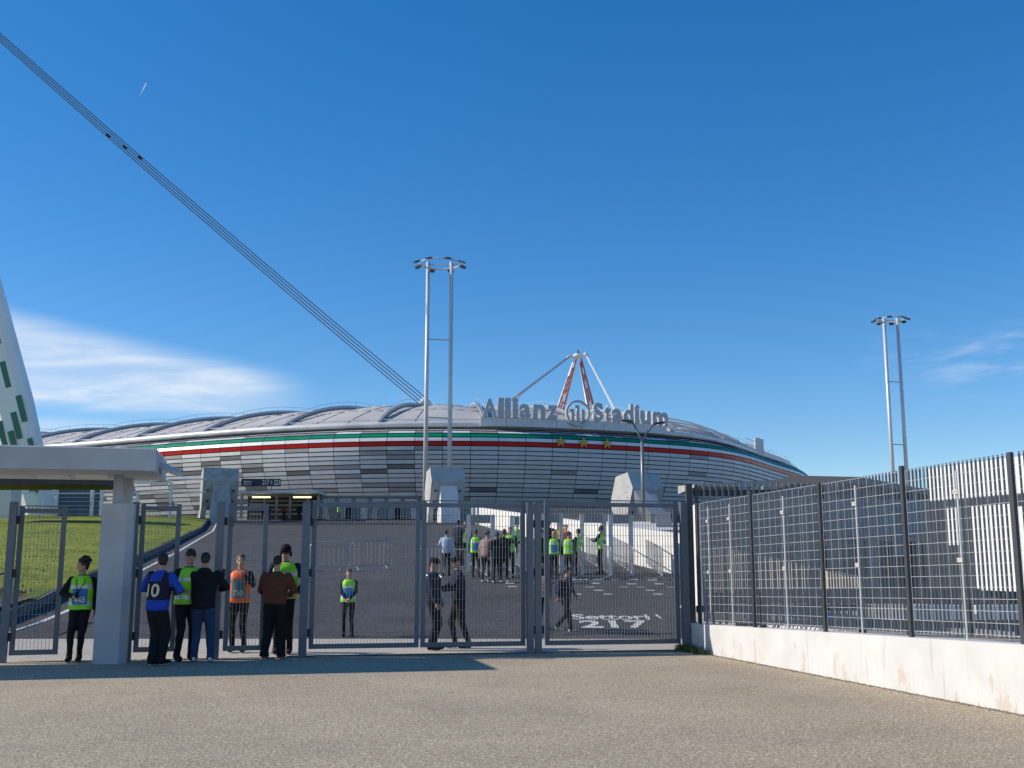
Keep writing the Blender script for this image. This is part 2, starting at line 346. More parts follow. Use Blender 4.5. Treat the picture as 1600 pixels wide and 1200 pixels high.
# kerb wall of the ramp's left edge and white line
kw = MB(); kl = MB()
for a, b in zip(Ys[1:], Ys[2:]):
    A = (ledge(a) - .16, ledge(a) - .02); B = (ledge(b) - .16, ledge(b) - .02)
    kw.hexa([(A[0], a, prof(a) - .4), (A[1], a, prof(a) - .4), (B[1], b, prof(b) - .4), (B[0], b, prof(b) - .4)], [(A[0], a, prof(a) + .28), (A[1], a, prof(a) + .28), (B[1], b, prof(b) + .28), (B[0], b, prof(b) + .28)])
    kl.add([(ledge(a) + .8, a, prof(a) + .008), (ledge(a) + .94, a, prof(a) + .008), (ledge(b) + .94, b, prof(b) + .008), (ledge(b) + .8, b, prof(b) + .008)], [(0, 1, 2, 3)])
tag(kw.build('ramp_kerb_wall', mat('dark_kerb_concrete', (.13, .125, .12), .85, 0, .2, 2)), 'low concrete kerb wall between the grass bank and the dark ramp', 'wall')
struct(kl.build('edge_line', M_ROADW))
# front retaining wall of the bank
tag(MB().box(-60, 26.0, -.4, -13.32, 26.2, .55).build('bank_wall', M_CONC), 'low grey retaining wall below the brown ground cover', 'wall')
# yard level right of the ramp wall
yd = MB()
for a, b in zip(Ys[7:], Ys[8:]):
    yd.add([(redge(a) + .3, a, prof(a) + 1.1), (90, a, prof(a) + 1.1), (90, b, prof(b) + 1.1), (redge(b) + .3, b, prof(b) + 1.1)], [(0, 1, 2, 3)])
struct(yd.build('raised_yard', M_RAMP))
WD = Vector((5.59 - 3.34, 12.04 - 20.86, 0)).normalized()   # road wall direction, towards the camera
W0 = Vector((3.36, 20.88, 0)); WN = Vector((-WD.y * -1, WD.x * -1, 0)); WN = Vector((WD.y, -WD.x, 0))
if WN.x > 0: WN = -WN       # faces the road
def wl(s, off=0.0, z=0.0): return W0 + WD * s + WN * off + Vector((0, 0, z))
struct(MB().add([wl(0, -.3, .45), wl(26, -.3, .45), wl(26, -60, .45), (60, 38, .45), (5.5, 38, .45)], [(0, 1, 2, 3, 4)]).build('inner_yard', M_CONC_STRIP))
# ramp's white side wall
sw = MB()
wy = [37.9, 45, 53, 60, 67, 74, 82, 92, 102]
for a, b in zip(wy, wy[1:]):
    ha, hb = 1.5, 1.5
    sw.hexa([(redge(a), a, prof(a) - .3), (redge(a) + .3, a, prof(a) - .3), (redge(b) + .3, b, prof(b) - .3), (redge(b), b, prof(b) - .3)],
            [(redge(a), a, prof(a) + ha), (redge(a) + .3, a, prof(a) + ha), (redge(b) + .3, b, prof(b) + hb), (redge(b), b, prof(b) + hb)])
tag(sw.build('ramp_side_wall', M_WCONC), 'sunlit white wall running up the right side of the ramp', 'wall')

# ================================================================== STADIUM
CP = [(-60.0, 135), (-36.7, 121.4), (-22, 114.6), (-9.5, 112.1), (4, 113.8), (17.6, 119.9), (25.3, 127.3), (33.6, 142.8), (42, 159), (49, 181), (52, 205), (46, 235), (20, 262), (-35, 276), (-90, 272), (-135, 247), (-160, 215), (-158, 185), (-135, 164), (-95, 150)]
def catmull(cp, n=24):
    o = []; m = len(cp)
    for i in range(m):
        p0, p1, p2, p3 = [np.array(cp[(i + k) % m], float) for k in (-1, 0, 1, 2)]
        for j in range(n):
            t = j / n
            o.append(0.5 * ((2 * p1) + (-p0 + p2) * t + (2 * p0 - 5 * p1 + 4 * p2 - p3) * t * t + (-p0 + 3 * p1 - 3 * p2 + p3) * t ** 3))
    return np.array(o)
RP = catmull(CP)
for _ in range(40): RP = 0.5 * RP + 0.25 * (np.roll(RP, 1, 0) + np.roll(RP, -1, 0))
seg = np.linalg.norm(np.roll(RP, -1, 0) - RP, axis=1); CUM = np.concatenate([[0], np.cumsum(seg)]); PER = CUM[-1]
def rpos(s):
    s = s % PER; i = int(np.searchsorted(CUM, s, 'right') - 1); i = min(i, len(RP) - 1); t = (s - CUM[i]) / seg[i]
    p = RP[i] * (1 - t) + RP[(i + 1) % len(RP)] * t; return p
def rfrm(s):
    p = rpos(s); d = rpos(s + .8) - rpos(s - .8); d /= np.linalg.norm(d); return p, np.array([d[1], -d[0]])
def rp3(s, o, z):
    p, n = rfrm(s); return Vector((p[0] + n[0] * o, p[1] + n[1] * o, z))
SMP = [(s, rp3(s, 0, 16)) for s in np.arange(0, PER, 0.25)]
SMP = [(s, p) for s, p in SMP if p.y < 175 and (p - Vector((0, 0, 16))).dot(rp3(s, 1, 16) - p) < 0]
def s_at(px, o=0, z=16.0):
    best = min(SMP, key=lambda q: abs(projx(q[1].x, q[1].y, 16.0) - px))[0]
    for k in range(4):
        c = [best + d for d in np.linspace(-1, 1, 21) * 0.6 ** k * 3]
        best = min(c, key=lambda s: abs(projx(*rp3(s, o, z)) - px))
    return best
# facade profile rows, bottom to top: (offset, z)
rows = []
for i in range(17):
    z = 6.2 + (13.72 - 6.2) * i / 16; t = 1 - i / 16; rows.append((1.9 - 3.3 * t ** 1.7, z))
top_rows = [(1.97, 14.2), (1.85, 14.66), (1.55, 15.1), (1.05, 15.42), (0.45, 15.66), (-0.25, 15.82)]
prof_rows = rows + top_rows
stad = empty('stadium', rp3(s_at(700), 0, 6.05), 'large oval grey stadium with a green, white and red band round its panelled facade', 'stadium')
PSTEP = 2.8; s0 = s_at(648, 1.97, 14.0)
kcol = int(PER / PSTEP); PSTEP = PSTEP * (PER / PSTEP) / kcol
MATL = [P_LIGHT, P_PALE, P_MID, P_DARK, P_RED, P_WHITE, P_GREEN]
panels = []; rr = random.Random(11)
for k in range(kcol):
    a = s0 + k * PSTEP; b = a + PSTEP; mid = rp3(a + PSTEP / 2, 0, 12)
    px = projx(mid.x, mid.y, 12); nrm = rp3(a, 1, 12) - rp3(a, 0, 12); vis = nrm.dot(mid - Vector((0, 0, 2))) < 0 and -50 < px < 1290 and mid.y < 170
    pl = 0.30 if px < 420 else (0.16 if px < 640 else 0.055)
    for r in range(len(prof_rows) - 1):
        (o0, z0), (o1, z1) = prof_rows[r], prof_rows[r + 1]; g = 0.045; x = rr.random()
        if r == 16: mi = 4
        elif r == 17: mi = 5
        elif r == 18: mi = 6
        elif r == 19: mi = 5 if x < .6 else 2
        elif r >= 20: mi = 0 if x < .6 else 2
        else:
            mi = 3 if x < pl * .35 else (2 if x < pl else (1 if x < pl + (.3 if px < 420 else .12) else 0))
        sg = 0.03; f = .012 * (1 if r % 2 else -1)
        lo = .05 if r < 16 else 0
        n2 = rp3(a + .1, 1, 0) - rp3(a + .1, 0, 0)
        q = [rp3(a + sg, o0 + lo, z0 + g), rp3(b - sg, o0 + lo, z0 + g), rp3(b - sg, o1, z1 - g), rp3(a + sg, o1, z1 - g)]
        panels.append((vis and (z0 > 7.4 or px < 300), mid.y + abs(r - 14) * .02, q, n2 * 0.05, mi))
vis_idx = sorted([i for i, p in enumerate(panels) if p[0]], key=lambda i: panels[i][1])
# the 300 that show largest
single = set(vis_idx[:300]); rest = MB()
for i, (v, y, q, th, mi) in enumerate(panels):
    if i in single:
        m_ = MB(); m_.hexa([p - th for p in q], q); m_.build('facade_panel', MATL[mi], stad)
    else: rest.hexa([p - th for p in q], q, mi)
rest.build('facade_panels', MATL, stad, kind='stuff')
sh = MB(); ns = 260
pr2 = [(-1.6, 5.9)] + prof_rows + [(-1.2, 15.9)]
for i in range(ns):
    a = i * PER / ns; b = (i + 1) * PER / ns
    for (o0, z0), (o1, z1) in zip(pr2, pr2[1:]):
        sh.add([rp3(a, o0 - .13, z0), rp3(b, o0 - .13, z0), rp3(b, o1 - .13, z1), rp3(a, o1 - .13, z1)], [(0, 1, 2, 3)])
sh.build('facade_shell', M_DARKGAP, stad)
mb = MB(); mb.tube([rp3(i * PER / 220, -.45, 16.25) for i in range(220)], 0.33, 10, closed=True); mb.build('ring_beam', M_TUBE, stad, smooth=True)
mb = MB(); mb.tube([rp3(i * PER / 220, -.9, 16.9) for i in range(220)], 0.05, 4, closed=True)
for i in range(440):
    p = rp3(i * PER / 440, -.9, 16.3); mb.beam(p, p + Vector((0, 0, .62)), .05, .05)
mb.build('roof_handrail', M_GALV, stad)
# roof
def roofz(o):     # height over inward distance
    t = min(max(o, 0), 24) / 24; return 16.35 + 4.55 * math.sin(t * math.pi / 2) ** 0.9
sr0 = s_at(594, -.5, 16.4); nb = int(PER / 11.3); BS = PER / nb
def inward(s): 
    p, n = rfrm(s); return 22.0
for k in range(nb):
    a = sr0 + k * BS; b = a + BS; mb = MB(); nu, nv = 6, 10; base = 0
    for i in range(nu + 1):
        for j in range(nv + 1):
            s = a + BS * i / nu; o = 0.4 + 23 * j / nv; bul = 0.35 * math.sin(math.pi * i / nu) * math.sin(math.pi * min(1, j / nv))
            mb.v.append(tuple(rp3(s, -o, roofz(o) + bul)))
    for i in range(nu):
        for j in range(nv):
            q = i * (nv + 1) + j; mb.f.append((q, q + nv + 1, q + nv + 2, q + 1)); mb.m.append(0)
    for j in (3, 6):
        for i in range(nu):
            o = .4 + 23 * j / nv; u = lambda i: rp3(a + BS * i / nu, -o, roofz(o) + .35 * math.sin(math.pi * i / nu) * math.sin(math.pi * j / nv) + .02)
            mb.beam(u(i), u(i + 1), .10, .08, mi=1)
    for i in (2, 4):
        for j in range(nv):
            u = lambda j: rp3(a + BS * i / nu, -(.4 + 23 * j / nv), roofz(.4 + 23 * j / nv) + .35 * math.sin(math.pi * i / nu) * math.sin(math.pi * j / nv) + .02)
            mb.beam(u(j), u(j + 1), .08, .06, mi=1)
    mb.build('roof_panel', [M_ROOF, mat('membrane_seam', (.40, .39, .38), .7, 0, 0)], stad, smooth=True)
    # arched rib at a
    rb = MB(); path = []
    for j in range(15):
        o = 0.3 + 21 * j / 14; lift = 0.10 + 0.55 * math.sin(math.pi * min(1, j / 14) ** 0.75); path.append((o, roofz(o) + lift))
    for (o0, z0), (o1, z1) in zip(path, path[1:]):
        P0, P1 = rp3(a, -o0, z0), rp3(a, -o1, z1)
        rb.beam(P0, P1, .32, .26)
        rb.beam(P0 - Vector((0, 0, .26)), P1 - Vector((0, 0, .26)), .22, .26, mi=1)
    hr = [rp3(a + .3, -o, z + .55) for o, z in path]
    rb.tube(hr, .02, 4, mi=2)
    for o, z in path[::2]: p = rp3(a + .3, -o, z); rb.beam(p, p + Vector((0, 0, .55)), .03, .03, mi=2)
    rb.build('roof_rib', [M_RIB, M_BARGREY, M_GALV], stad)
mb = MB()    # inner roof edge, sloping down to the pitch opening
cen = np.array([-62, 192.0]); ns = 120
for i in range(ns):
    a = i * PER / ns; b = (i + 1) * PER / ns
    pa, pb = rp3(a, -23.3, 20.88), rp3(b, -23.3, 20.88)
    f = lambda p: Vector((cen[0] + (p.x - cen[0]) * .6, cen[1] + (p.y - cen[1]) * .6, 19.5))
    mb.add([pa, pb, f(pb), f(pa)], [(0, 1, 2, 3)])
mb.build('inner_roof', M_ROOF, stad)
# service rails on the right part of the roof
for o, z in ((-2.0, 17.5), (-3.0, 18.1), (-4.2, 18.7)):
    MB().tube([rp3(s, o, z) for s in np.linspace(s_at(1040), s_at(1189), 22)], .09, 6).build('service_rail', M_TUBE, stad)
mb = MB(); sA = s_at(1189)
for ds, w in ((0, .5), (1.8, .35)):
    p = rp3(sA + ds, -.3, 16.0); mb.box(p.x - w, p.y - .4, 15.6, p.x + w * .4, p.y + .4, 18.3)
for h in (16.4, 17.1, 17.8): mb.beam(rp3(sA - 5, -.8, h), rp3(sA, -.4, h), .08, .08)
mb.build('antenna_gantry', M_GALV, stad)
# gold stars
for px in (876, 912, 949):
    s = s_at(px, 2.1, 14.3); c = rp3(s, 2.02, 14.33); p, n = rfrm(s); u = Vector((-n[1], n[0], 0)); up = Vector((0, 0, 1)); nn = Vector((n[0], n[1], 0))
    pts = []
    for i in range(10):
        r_ = .60 if i % 2 == 0 else .25; t = math.pi / 2 + i * math.pi / 5; pts.append(c + u * math.cos(t) * r_ + up * math.sin(t) * r_)
    mb = MB(); cc = c + nn * .14; k = [p_ + nn * .06 for p_ in pts]
    mb.add([p_ - nn * .02 for p_ in pts] + k + [cc], [(i, (i + 1) % 10, 10 + (i + 1) % 10, 10 + i) for i in range(10)] + [(10 + i, 10 + (i + 1) % 10, 20) for i in range(10)] + [tuple(range(9, -1, -1))])
    mb.build('star', M_GOLD, stad)

# stadium name sign
sgn = empty('stadium_sign', rp3(s_at(900), .2, 16.2), 'raised grey stadium name letters and round logo on a band over the facade', 'sign')
mb = MB(); sa, sb = s_at(750), s_at(1041); nn_ = 8
for i in range(nn_):
    a = sa + (sb - sa) * i / nn_ + .02; b = sa + (sb - sa) * (i + 1) / nn_ - .02
    q = [rp3(a, .15, 16.05), rp3(b, .15, 16.05), rp3(b, -.15, 16.05), rp3(a, -.15, 16.05)]
    m2 = MB(); m2.hexa(q, [v + Vector((0, 0, .95)) for v in q]); m2.build('sign_band', M_SIGNB, sgn)
LET = [('A', 753, 777, 2.0, 0), ('l', 778, 786.5, 2.1, 0), ('l', 789, 797.5, 2.1, 0), ('i', 800.5, 809, 2.1, 0), ('a', 811, 829, 1.5, 0), ('n', 832, 851, 1.5, 0), ('z', 854, 870, 1.45, 0),
       ('S', 925.5, 941, 2.05, -.03), ('t', 943, 953, 1.85, 0), ('a', 954.5, 970, 1.5, 0), ('d', 972, 987.5, 2.1, 0), ('i', 990, 997, 2.1, 0), ('u', 999.5, 1014.5, 1.5, 0), ('m', 1017.5, 1041, 1.5, 0)]
for ch, x0, x1, h, dz in LET:
    a, b = s_at(x0, .1, 18), s_at(x1, .1, 18); A, B = rp3(a, .1, 17.0 + dz), rp3(b, .1, 17.0 + dz)
    put_text(ch, A, B - A, (0, 0, 1), (B - A).length, h, 'letter', M_SIGNM, sgn, depth=.32, offset=0.035)
c0 = s_at(901, .1, 18); cc = rp3(c0, .2, 17.72); p, n = rfrm(c0); u = Vector((-n[1], n[0], 0)); nv = Vector((n[0], n[1], 0))
mb = MB(); k = 40
for i in range(k):
    pass
v = []; f = []
for i in range(k):
    t = 2 * math.pi * i / k; d = u * math.cos(t) + Vector((0, 0, 1)) * math.sin(t)
    for rr_, dd in ((1.22, 0), (1.44, 0), (1.44, .3), (1.22, .3)): v.append(cc + d * rr_ + nv * dd)
for i in range(k):
    j = (i + 1) % k
    for q in range(4): f.append((i * 4 + q, j * 4 + q, j * 4 + (q + 1) % 4, i * 4 + (q + 1) % 4))
MB().add(v, f).build('logo_ring', M_SIGNM, sgn)
for du, h0, h1, hk in ((-.62, -.85, .45, -1), (0, -.85, .88, -1), (.62, -.85, .45, 1)):
    b0 = cc + u * (du - .16) - nv * .02; lg = MB(); up = Vector((0, 0, 1))
    lg.prism([b0 + up * h0, b0 + u * .32 + up * h0, b0 + u * .32 + up * h1, b0 + up * (h1 - .0)], nv * .28)
    if du <= 0: lg.prism([b0 + up * (h1 - .3) - u * .02, b0 + up * h1 - u * .02, b0 + up * h1 - u * .18, b0 + up * (h1 - .2) - u * .18], nv * .26)
    else: lg.prism([b0 + up * h0 + u * .34, b0 + up * (h0 + .25) + u * .34, b0 + up * (h0 + .2) + u * .5, b0 + up * h0 + u * .5], nv * .26)
    lg.build('logo_bar', M_SIGNM, sgn)

# ================================================================== PYLONS AND CABLES
def pylon_leg(parent, foot, tip, w0, w1, depth, mcol, blocks, nx=Vector((1, 0, 0))):
    foot = Vector(foot); tip = Vector(tip); d = (tip - foot); Ln = d.length; d.normalize()
    side = (nx - d * nx.dot(d)).normalized(); fr = d.cross(side).normalized()
    if fr.y > 0: fr = -fr
    mb = MB(); nseg = 6
    def sec(t):
        w = (w0 + (w1 - w0) * t) * (1 if t > .04 else .75); p = foot + d * Ln * t; dd = depth * (w / w0)
        return [p - side * w / 2 + fr * dd * .32, p - side * w * .3 + fr * dd / 2, p + side * w * .3 + fr * dd / 2, p + side * w / 2 + fr * dd * .32,
                p + side * w / 2 - fr * dd * .32, p + side * w * .3 - fr * dd / 2, p - side * w * .3 - fr * dd / 2, p - side * w / 2 - fr * dd * .32]
    tt = [0, .04] + [.04 + .96 * i / nseg for i in range(1, nseg + 1)]
    secs = [sec(t) for t in tt]; v = [p for s in secs for p in s]; f = []
    for i in range(len(secs) - 1):
        for j in range(8): f.append((i * 8 + j, i * 8 + (j + 1) % 8, (i + 1) * 8 + (j + 1) % 8, (i + 1) * 8 + j))
    f.append(tuple(range(8))); f.append(tuple(len(v) - 1 - j for j in range(8)))
    leg = MB().add(v, f).build('leg', M_PYW, parent)
    for (t, u_, h, ww, face) in blocks:      # coloured inset plates
        w = (w0 + (w1 - w0) * t); dd = depth * (w / w0); p = foot + d * Ln * t
        if face == 0: c = p + side * (u_ * w) + fr * (dd / 2 + .02); a = side * ww / 2; nrm = fr
        else: c = p + side * (face * (w / 2 + .02)) + fr * (u_ * dd); a = fr * ww / 2; nrm = side * face
        b = d * h / 2; m2 = MB(); m2.hexa([c - a - b - nrm * .05, c + a - b - nrm * .05, c + a + b - nrm * .05, c - a + b - nrm * .05], [c - a - b, c + a - b, c + a + b, c - a + b])
        m2.build('painted_block', mcol, parent)
    return leg
foot = at(70, 824, 102); tip = at(-160, -85, 100)
py1 = empty('near_pylon', foot, 'huge white pylon leg with green blocks leaning out of the frame at the left edge', 'pylon')
dleg = tip - foot; Lg = dleg.length
def blk(px, py0, py1_, wpx):      # a block given by its place on the leg
    pm = at(px, (py0 + py1_) / 2, 101.0); t = (pm.z - foot.z) / dleg.z; axis = foot + dleg * t
    w = 3.7 * (1 - .45 * t); u_ = (pm.x - axis.x) / w; return (t, u_ , (py1_ - py0) / F * 101 * 1.03, wpx / F * 101, 0)
BL = [blk(13, 567, 609, 9), blk(37.5, 623, 665, 9), blk(29, 645, 687, 9), blk(23, 671, 703, 9), blk(7, 652, 696, 9), blk(0, 515, 542, 9),
      blk(-14, 560, 605, 9), blk(-8, 600, 640, 9), blk(52, 690, 712, 8), blk(50, 750, 768, 8), blk(73, 752, 771, 8), blk(60, 755, 775, 8)]
rp_ = random.Random(5)
for i in range(14):
    BL.append((.34 + .045 * i, rp_.uniform(-.22, .22), 3.0, .65, 0))
pylon_leg(py1, foot, tip, 3.7, 2.1, 2.4, M_PYG, BL)
pylon_leg(py1, (-92, 96, 6.05), tip, 3.7, 2.1, 2.4, M_PYG, [(.1 + .05 * i, rp_.uniform(-.22, .22), 3.0, .65, 0) for i in range(16)])
MB().ell(tip, (2, 2, 3), 12, 8).build('cable_head', M_PYW, py1, smooth=True)
# cable bundle to the stadium roof
anchor = at(668, 633, 131)
cb = empty('stay_cables', anchor, 'bundle of four dark stay cables running from the upper left down to the roof', 'cable')
dirc = (tip - anchor).normalized(); pn = dirc.cross(Vector((0, 1, 0))).normalized()
if pn.z < 0: pn = -pn
for o in (-.56, -.19, .19, .56):
    n_ = 14; pts = []
    for i in range(n_ + 1):
        t = i / n_; p = anchor.lerp(tip, t) + pn * o * (1 - .5 * t) + Vector((0, 0, -1.6 * 4 * t * (1 - t) * .35)); pts.append(p)
    MB().tube(pts, .06, 6).build('cable', M_CABLE, cb, smooth=True)
for (px, py, o) in ((172, 209, -.24), (195, 224, 0), (216, 239, .24)):
    # clamp at the cable point seen there
    best = min([i / 400 for i in range(400)], key=lambda t: abs(projx(*(anchor.lerp(tip, t))) - px)); p = anchor.lerp(tip, best) + pn * o + Vector((0, 0, -1.6 * 4 * best * (1 - best) * .35))
    MB().beam(p - dirc * .25, p + dirc * .25, .3, .34, up=pn).build('cable_clamp', M_BLACK, cb)
MB().beam(anchor - dirc * 1, anchor + dirc * 1.0, .9, .8).build('anchor_block', M_GALV, cb)
# far pylon (red blocks)
tip2 = at(903, 556, 300); z0 = 10
fl = at(868, 668, 292); fr_ = at(930, 668, 296)
py2 = empty('far_pylon', (tip2.x, 300, 6.05), 'white A-shaped pylon with red blocks rising behind the stadium name sign', 'pylon')
tl = tip2 + Vector((-.3, 0, .6)); tr = tip2 + Vector((.35, 0, .6)); fl2 = fl + (fl - tl) * .55; fr2 = fr_ + (fr_ - tr) * .55
def blks():
    o = []
    for i in range(15):
        for j, u_ in enumerate((-.3, 0, .3)):
            if rp_.random() < .85: o.append((.03 + .06 * i + .02 * (j % 3), u_, 2.9, .58 * (1 - .5 * (.06 * i)), 0))
    return o
pylon_leg(py2, fl2, tl, 4.0, .9, 2.8, M_PYR, blks()); pylon_leg(py2, fr2, tr, 4.0, .9, 2.8, M_PYR, blks())
hd = at(903, 556, 299); mb = MB(); mb.ell(hd, (1.5, 1.2, .7), 14, 8); mb.tube([at(893, 556, 299), at(885, 560, 299)], [.6, .3]); mb.tube([at(912, 553, 299), at(919, 557, 299)], [.7, .5]); mb.build('cable_head', M_WHITE, py2, smooth=True)
MB().tube([hd, at(902.5, 547, 299)], [.7, .3], 8).build('finial', M_BARGREY, py2)
c2 = empty('rear_stay_cables', at(803, 624, 200), 'grey cable bundle slanting down left from the far pylon', 'cable')
for o in (-1.2, -.4, .4, 1.2): MB().tube([at(890, 557 + o * 1.2, 298), at(800, 625 + o * 1.5, 200)], .10, 5).build('cable', mat('pale_cable', (.35, .37, .4), .4, .2, 0), c2)
MB().beam(at(811, 617, 210), at(803, 623, 203), .6, .7).build('cable_clamp', M_GALV, c2)
c3 = empty('right_stay_cables', at(962, 642, 230), 'thin white cable bundle slanting down right from the far pylon', 'cable')
for o in (-.8, 0, .8): MB().tube([at(917 + o, 557, 298), at(961 + o * 1.5, 641, 230)], .12, 5).build('cable', mat('white_cable', (.7, .7, .72), .4, 0, 0), c3)

# ================================================================== FLOODLIGHT MASTS
def mast(px1, px2, ptop, pbot, Y, rpx, label, rungs, basez, tilt=0):
    a = at(px1, ptop, Y); b = at(px2, ptop, Y); top = a.z; r = .19
    root = empty('floodlight_mast', ((a.x + b.x) / 2, Y, basez), label, 'light mast', 'twin pole floodlight masts')
    for p in (a, b): MB().tube([(p.x, Y, basez - .5), (p.x, Y, top + .3)], [r * 1.25, r], 12).build('pole', M_GALV, root, smooth=True)
    for py in rungs:
        z = at(px1, py, Y).z; MB().tube([(a.x, Y, z), (b.x, Y, z - .1)], .07, 6).build('cross_bar', M_GALV, root)
    cx = (a.x + b.x) / 2; R_ = rpx / F * Y; mb = MB()
    ring = [Vector((cx + R_ * .85 * math.cos(t), Y + R_ * .85 * math.sin(t), top + .12)) for t in np.linspace(0, 2 * math.pi, 24, endpoint=False)]
    mb.tube(ring, .07, 6, closed=True); mb.tube([(cx - R_ * .85, Y, top), (cx + R_ * .85, Y, top)], .06, 6); mb.build('lamp_ring', M_GALV, root)
    for i in range(8):
        t = 2 * math.pi * (i + .5) / 8; d = Vector((math.cos(t), math.sin(t), 0)); c = Vector((cx, Y, top + .18)) + d * R_ * .92; s_ = Vector((-d.y, d.x, 0)); dn = (d * .9 + Vector((0, 0, -.35))).normalized(); up = s_.cross(dn)
        m2 = MB(); m2.hexa([c - s_ * .28 - up * .07, c + s_ * .28 - up * .07, c + s_ * .28 + up * .07, c - s_ * .28 + up * .07], [v + dn * .6 for v in (c - s_ * .28 - up * .07, c + s_ * .28 - up * .07, c + s_ * .28 + up * .07, c - s_ * .28 + up * .07)], 0)
        w = m2.build('floodlight', M_ANTHR, root)
        g = MB(); q = c + dn * .1 - up * .095; g.hexa([q - s_ * .34, q + s_ * .34, q + s_ * .34 + dn * .55, q - s_ * .34 + dn * .55], [v - up * .015 for v in (q - s_ * .34, q + s_ * .34, q + s_ * .34 + dn * .55, q - s_ * .34 + dn * .55)])
        g.build('lens', M_GALV, w, loc=None) if False else None
    return root
mast(669, 705.5, 414, 735, 106, 38, 'taller twin floodlight mast rising behind the middle concrete buttress', (530, 652), 5.6)
mast(1381, 1402, 501, 740, 124, 24, 'smaller twin floodlight mast standing at the right above the mesh fence', (596, 694), 6.0)
# two-armed street lamp
lp = at(1003, 690, 62); zb = prof(62) + 1.1
sl = empty('street_lamp', (lp.x, 62, zb), 'grey street lamp with two splayed arms in front of the facade', 'street lamp')
MB().tube([(lp.x, 62, zb), (lp.x, 62, lp.z)], [.13, .09], 10).build('pole', M_BARGREY, sl, smooth=True)
for (ax, ay, bx, by) in ((988, 659, 972, 657), (1022, 662, 1038, 660)):
    j = at(ax, ay, 62); MB().tube([lp, at(1003 + (ax - 1003) * .35, 678, 62), j], .06, 8).build('arm', M_BARGREY, sl, smooth=True)
    e = at(bx, by, 62); MB().beam(j, e, .3, .12).build('lamp_head', M_ANTHR, sl)

# ================================================================== BUTTRESSES
def buttress(px, pytop, Y, zg, yaw, label, mh=M_CONC, sc=1.0):
    top = at(px, pytop, Y); H = (top.z - zg)
    root = empty('concrete_buttress', (top.x, Y, zg), label, 'buttress', 'concrete buttresses in front of the facade'); 
    wd = 3.3 * sc; k = sc
    # head: side outline in (y, z), extruded across
    out_ = [(0.1, H), (-.5, H - 1.25 * k), (-.5, H - 1.35 * k), (.2, H - 3.4 * k), (.5, H - 3.9 * k), (1.7, H - 3.9 * k), (2.3, H - 2.4 * k), (1.6, H - .3 * k)]
    def P3(x, y, z): return Vector((x, y, z))
    def inset(f): return [P3(-wd / 2 * f, y, z) for y, z in out_]
    hd = MB(); hd.prism(inset(1), (wd, 0, 0)); h = hd.build('head', mh); h.parent = root
    for z_, x_ in ((H - 2.2 * k, -wd * .36), (H - 3.2 * k, -wd * .36), (H - 2.2 * k, wd * .36), (H - 3.2 * k, wd * .36)):
        y_ = -.5 + .7 * ((H - 1.35 * k) - z_) / (2.05 * k)
        o = MB().beam((x_, y_ - .05, z_), (x_, y_ + .3, z_), .2, .2).build('bolt_pocket', M_BLACK); o.parent = root
    for i in range(6):
        o = MB().beam((-wd / 2 - .01, .1 + .18 * (i % 2), H - 1.2 * k - .42 * i * k), (-wd / 2 + .1, .1 + .18 * (i % 2), H - 1.2 * k - .42 * i * k), .1, .1).build('bolt_hole', M_BARGREY); o.parent = root
    # side ribs and leg
    lg = MB(); a = wd * .24; lg.hexa([(-a * 1.25, -2.0, -1.2), (a * 1.25, -2.0, -1.2), (a * 1.25, -.4, -1.2), (-a * 1.25, -.4, -1.2)],
                                   [(-a, -.55, H - 1.75 * k), (a, -.55, H - 1.75 * k), (a, .9, H - 1.75 * k), (-a, .9, H - 1.75 * k)])
    o = lg.build('leg', M_WCONC if mh is not M_CONC else M_CONC); o.parent = root
    for sx in (-1, 1):
        ft = MB(); ft.hexa([(sx * wd * .5 - .25, .4, -1.2), (sx * wd * .5 + .25, .4, -1.2), (sx * wd * .5 + .25, 2.4, -1.2), (sx * wd * .5 - .25, 2.4, -1.2)],
                [(sx * wd * .42 - .25, .4, H - 3.6 * k), (sx * wd * .42 + .25, .4, H - 3.6 * k), (sx * wd * .42 + .25, 1.8, H - 3.6 * k), (sx * wd * .42 - .25, 1.8, H - 3.6 * k)])
        o = ft.build('side_leg', mh); o.parent = root
    root.rotation_euler.z = yaw
    return root
M_BWH = mat('pale_cast_concrete', (0.43, 0.43, 0.42), 0.6, 0, 0.12, 1.2, 0.2, 10)
buttress(346, 731, 102, prof(102), R(22), 'grey concrete buttress beside the portal of the sector sign')
buttress(699, 731, 101, prof(101), R(18), 'white concrete buttress in front of the taller floodlight mast', M_BWH)
buttress(1006, 739, 86, prof(86) + .6, R(34), 'pale concrete buttress behind the two-armed street lamp', M_BWH, 1.0)
# base blocks and stair flank around the right buttress
bb = MB(); q = [at(960, 842, 60), at(1052, 846, 56)]
wb = MB(); A = at(884, 800, 80); 
p0 = Vector((redge(58) + .3, 58, 0)); 
tag(MB().hexa([(5.6, 46, 1.0), (9.5, 46, 1.0), (9.5, 62, 1.0), (3.3, 62, 1.0)], [(5.6, 46, at(1000, 842, 46).z), (9.5, 46, at(1000, 842, 46).z), (9.5, 62, at(960, 815, 62).z), (3.3, 62, at(960, 815, 62).z)]).build('stair_block', M_WCONC),
    'white sunlit stair flank below the right buttress', 'wall')
mb = empty('slanted_strut', at(1010, 800, 66), 'dark slanted strut falling right from the right buttress to the white wall', 'strut')
MB().beam(at(1000, 775, 84), at(1030, 815, 60), .9, .9).build('upper_leg', M_BARGREY, mb)
MB().beam(at(1036, 812, 58), at(1040, 846, 55), .8, .9).build('lower_leg', M_BARGREY, mb)

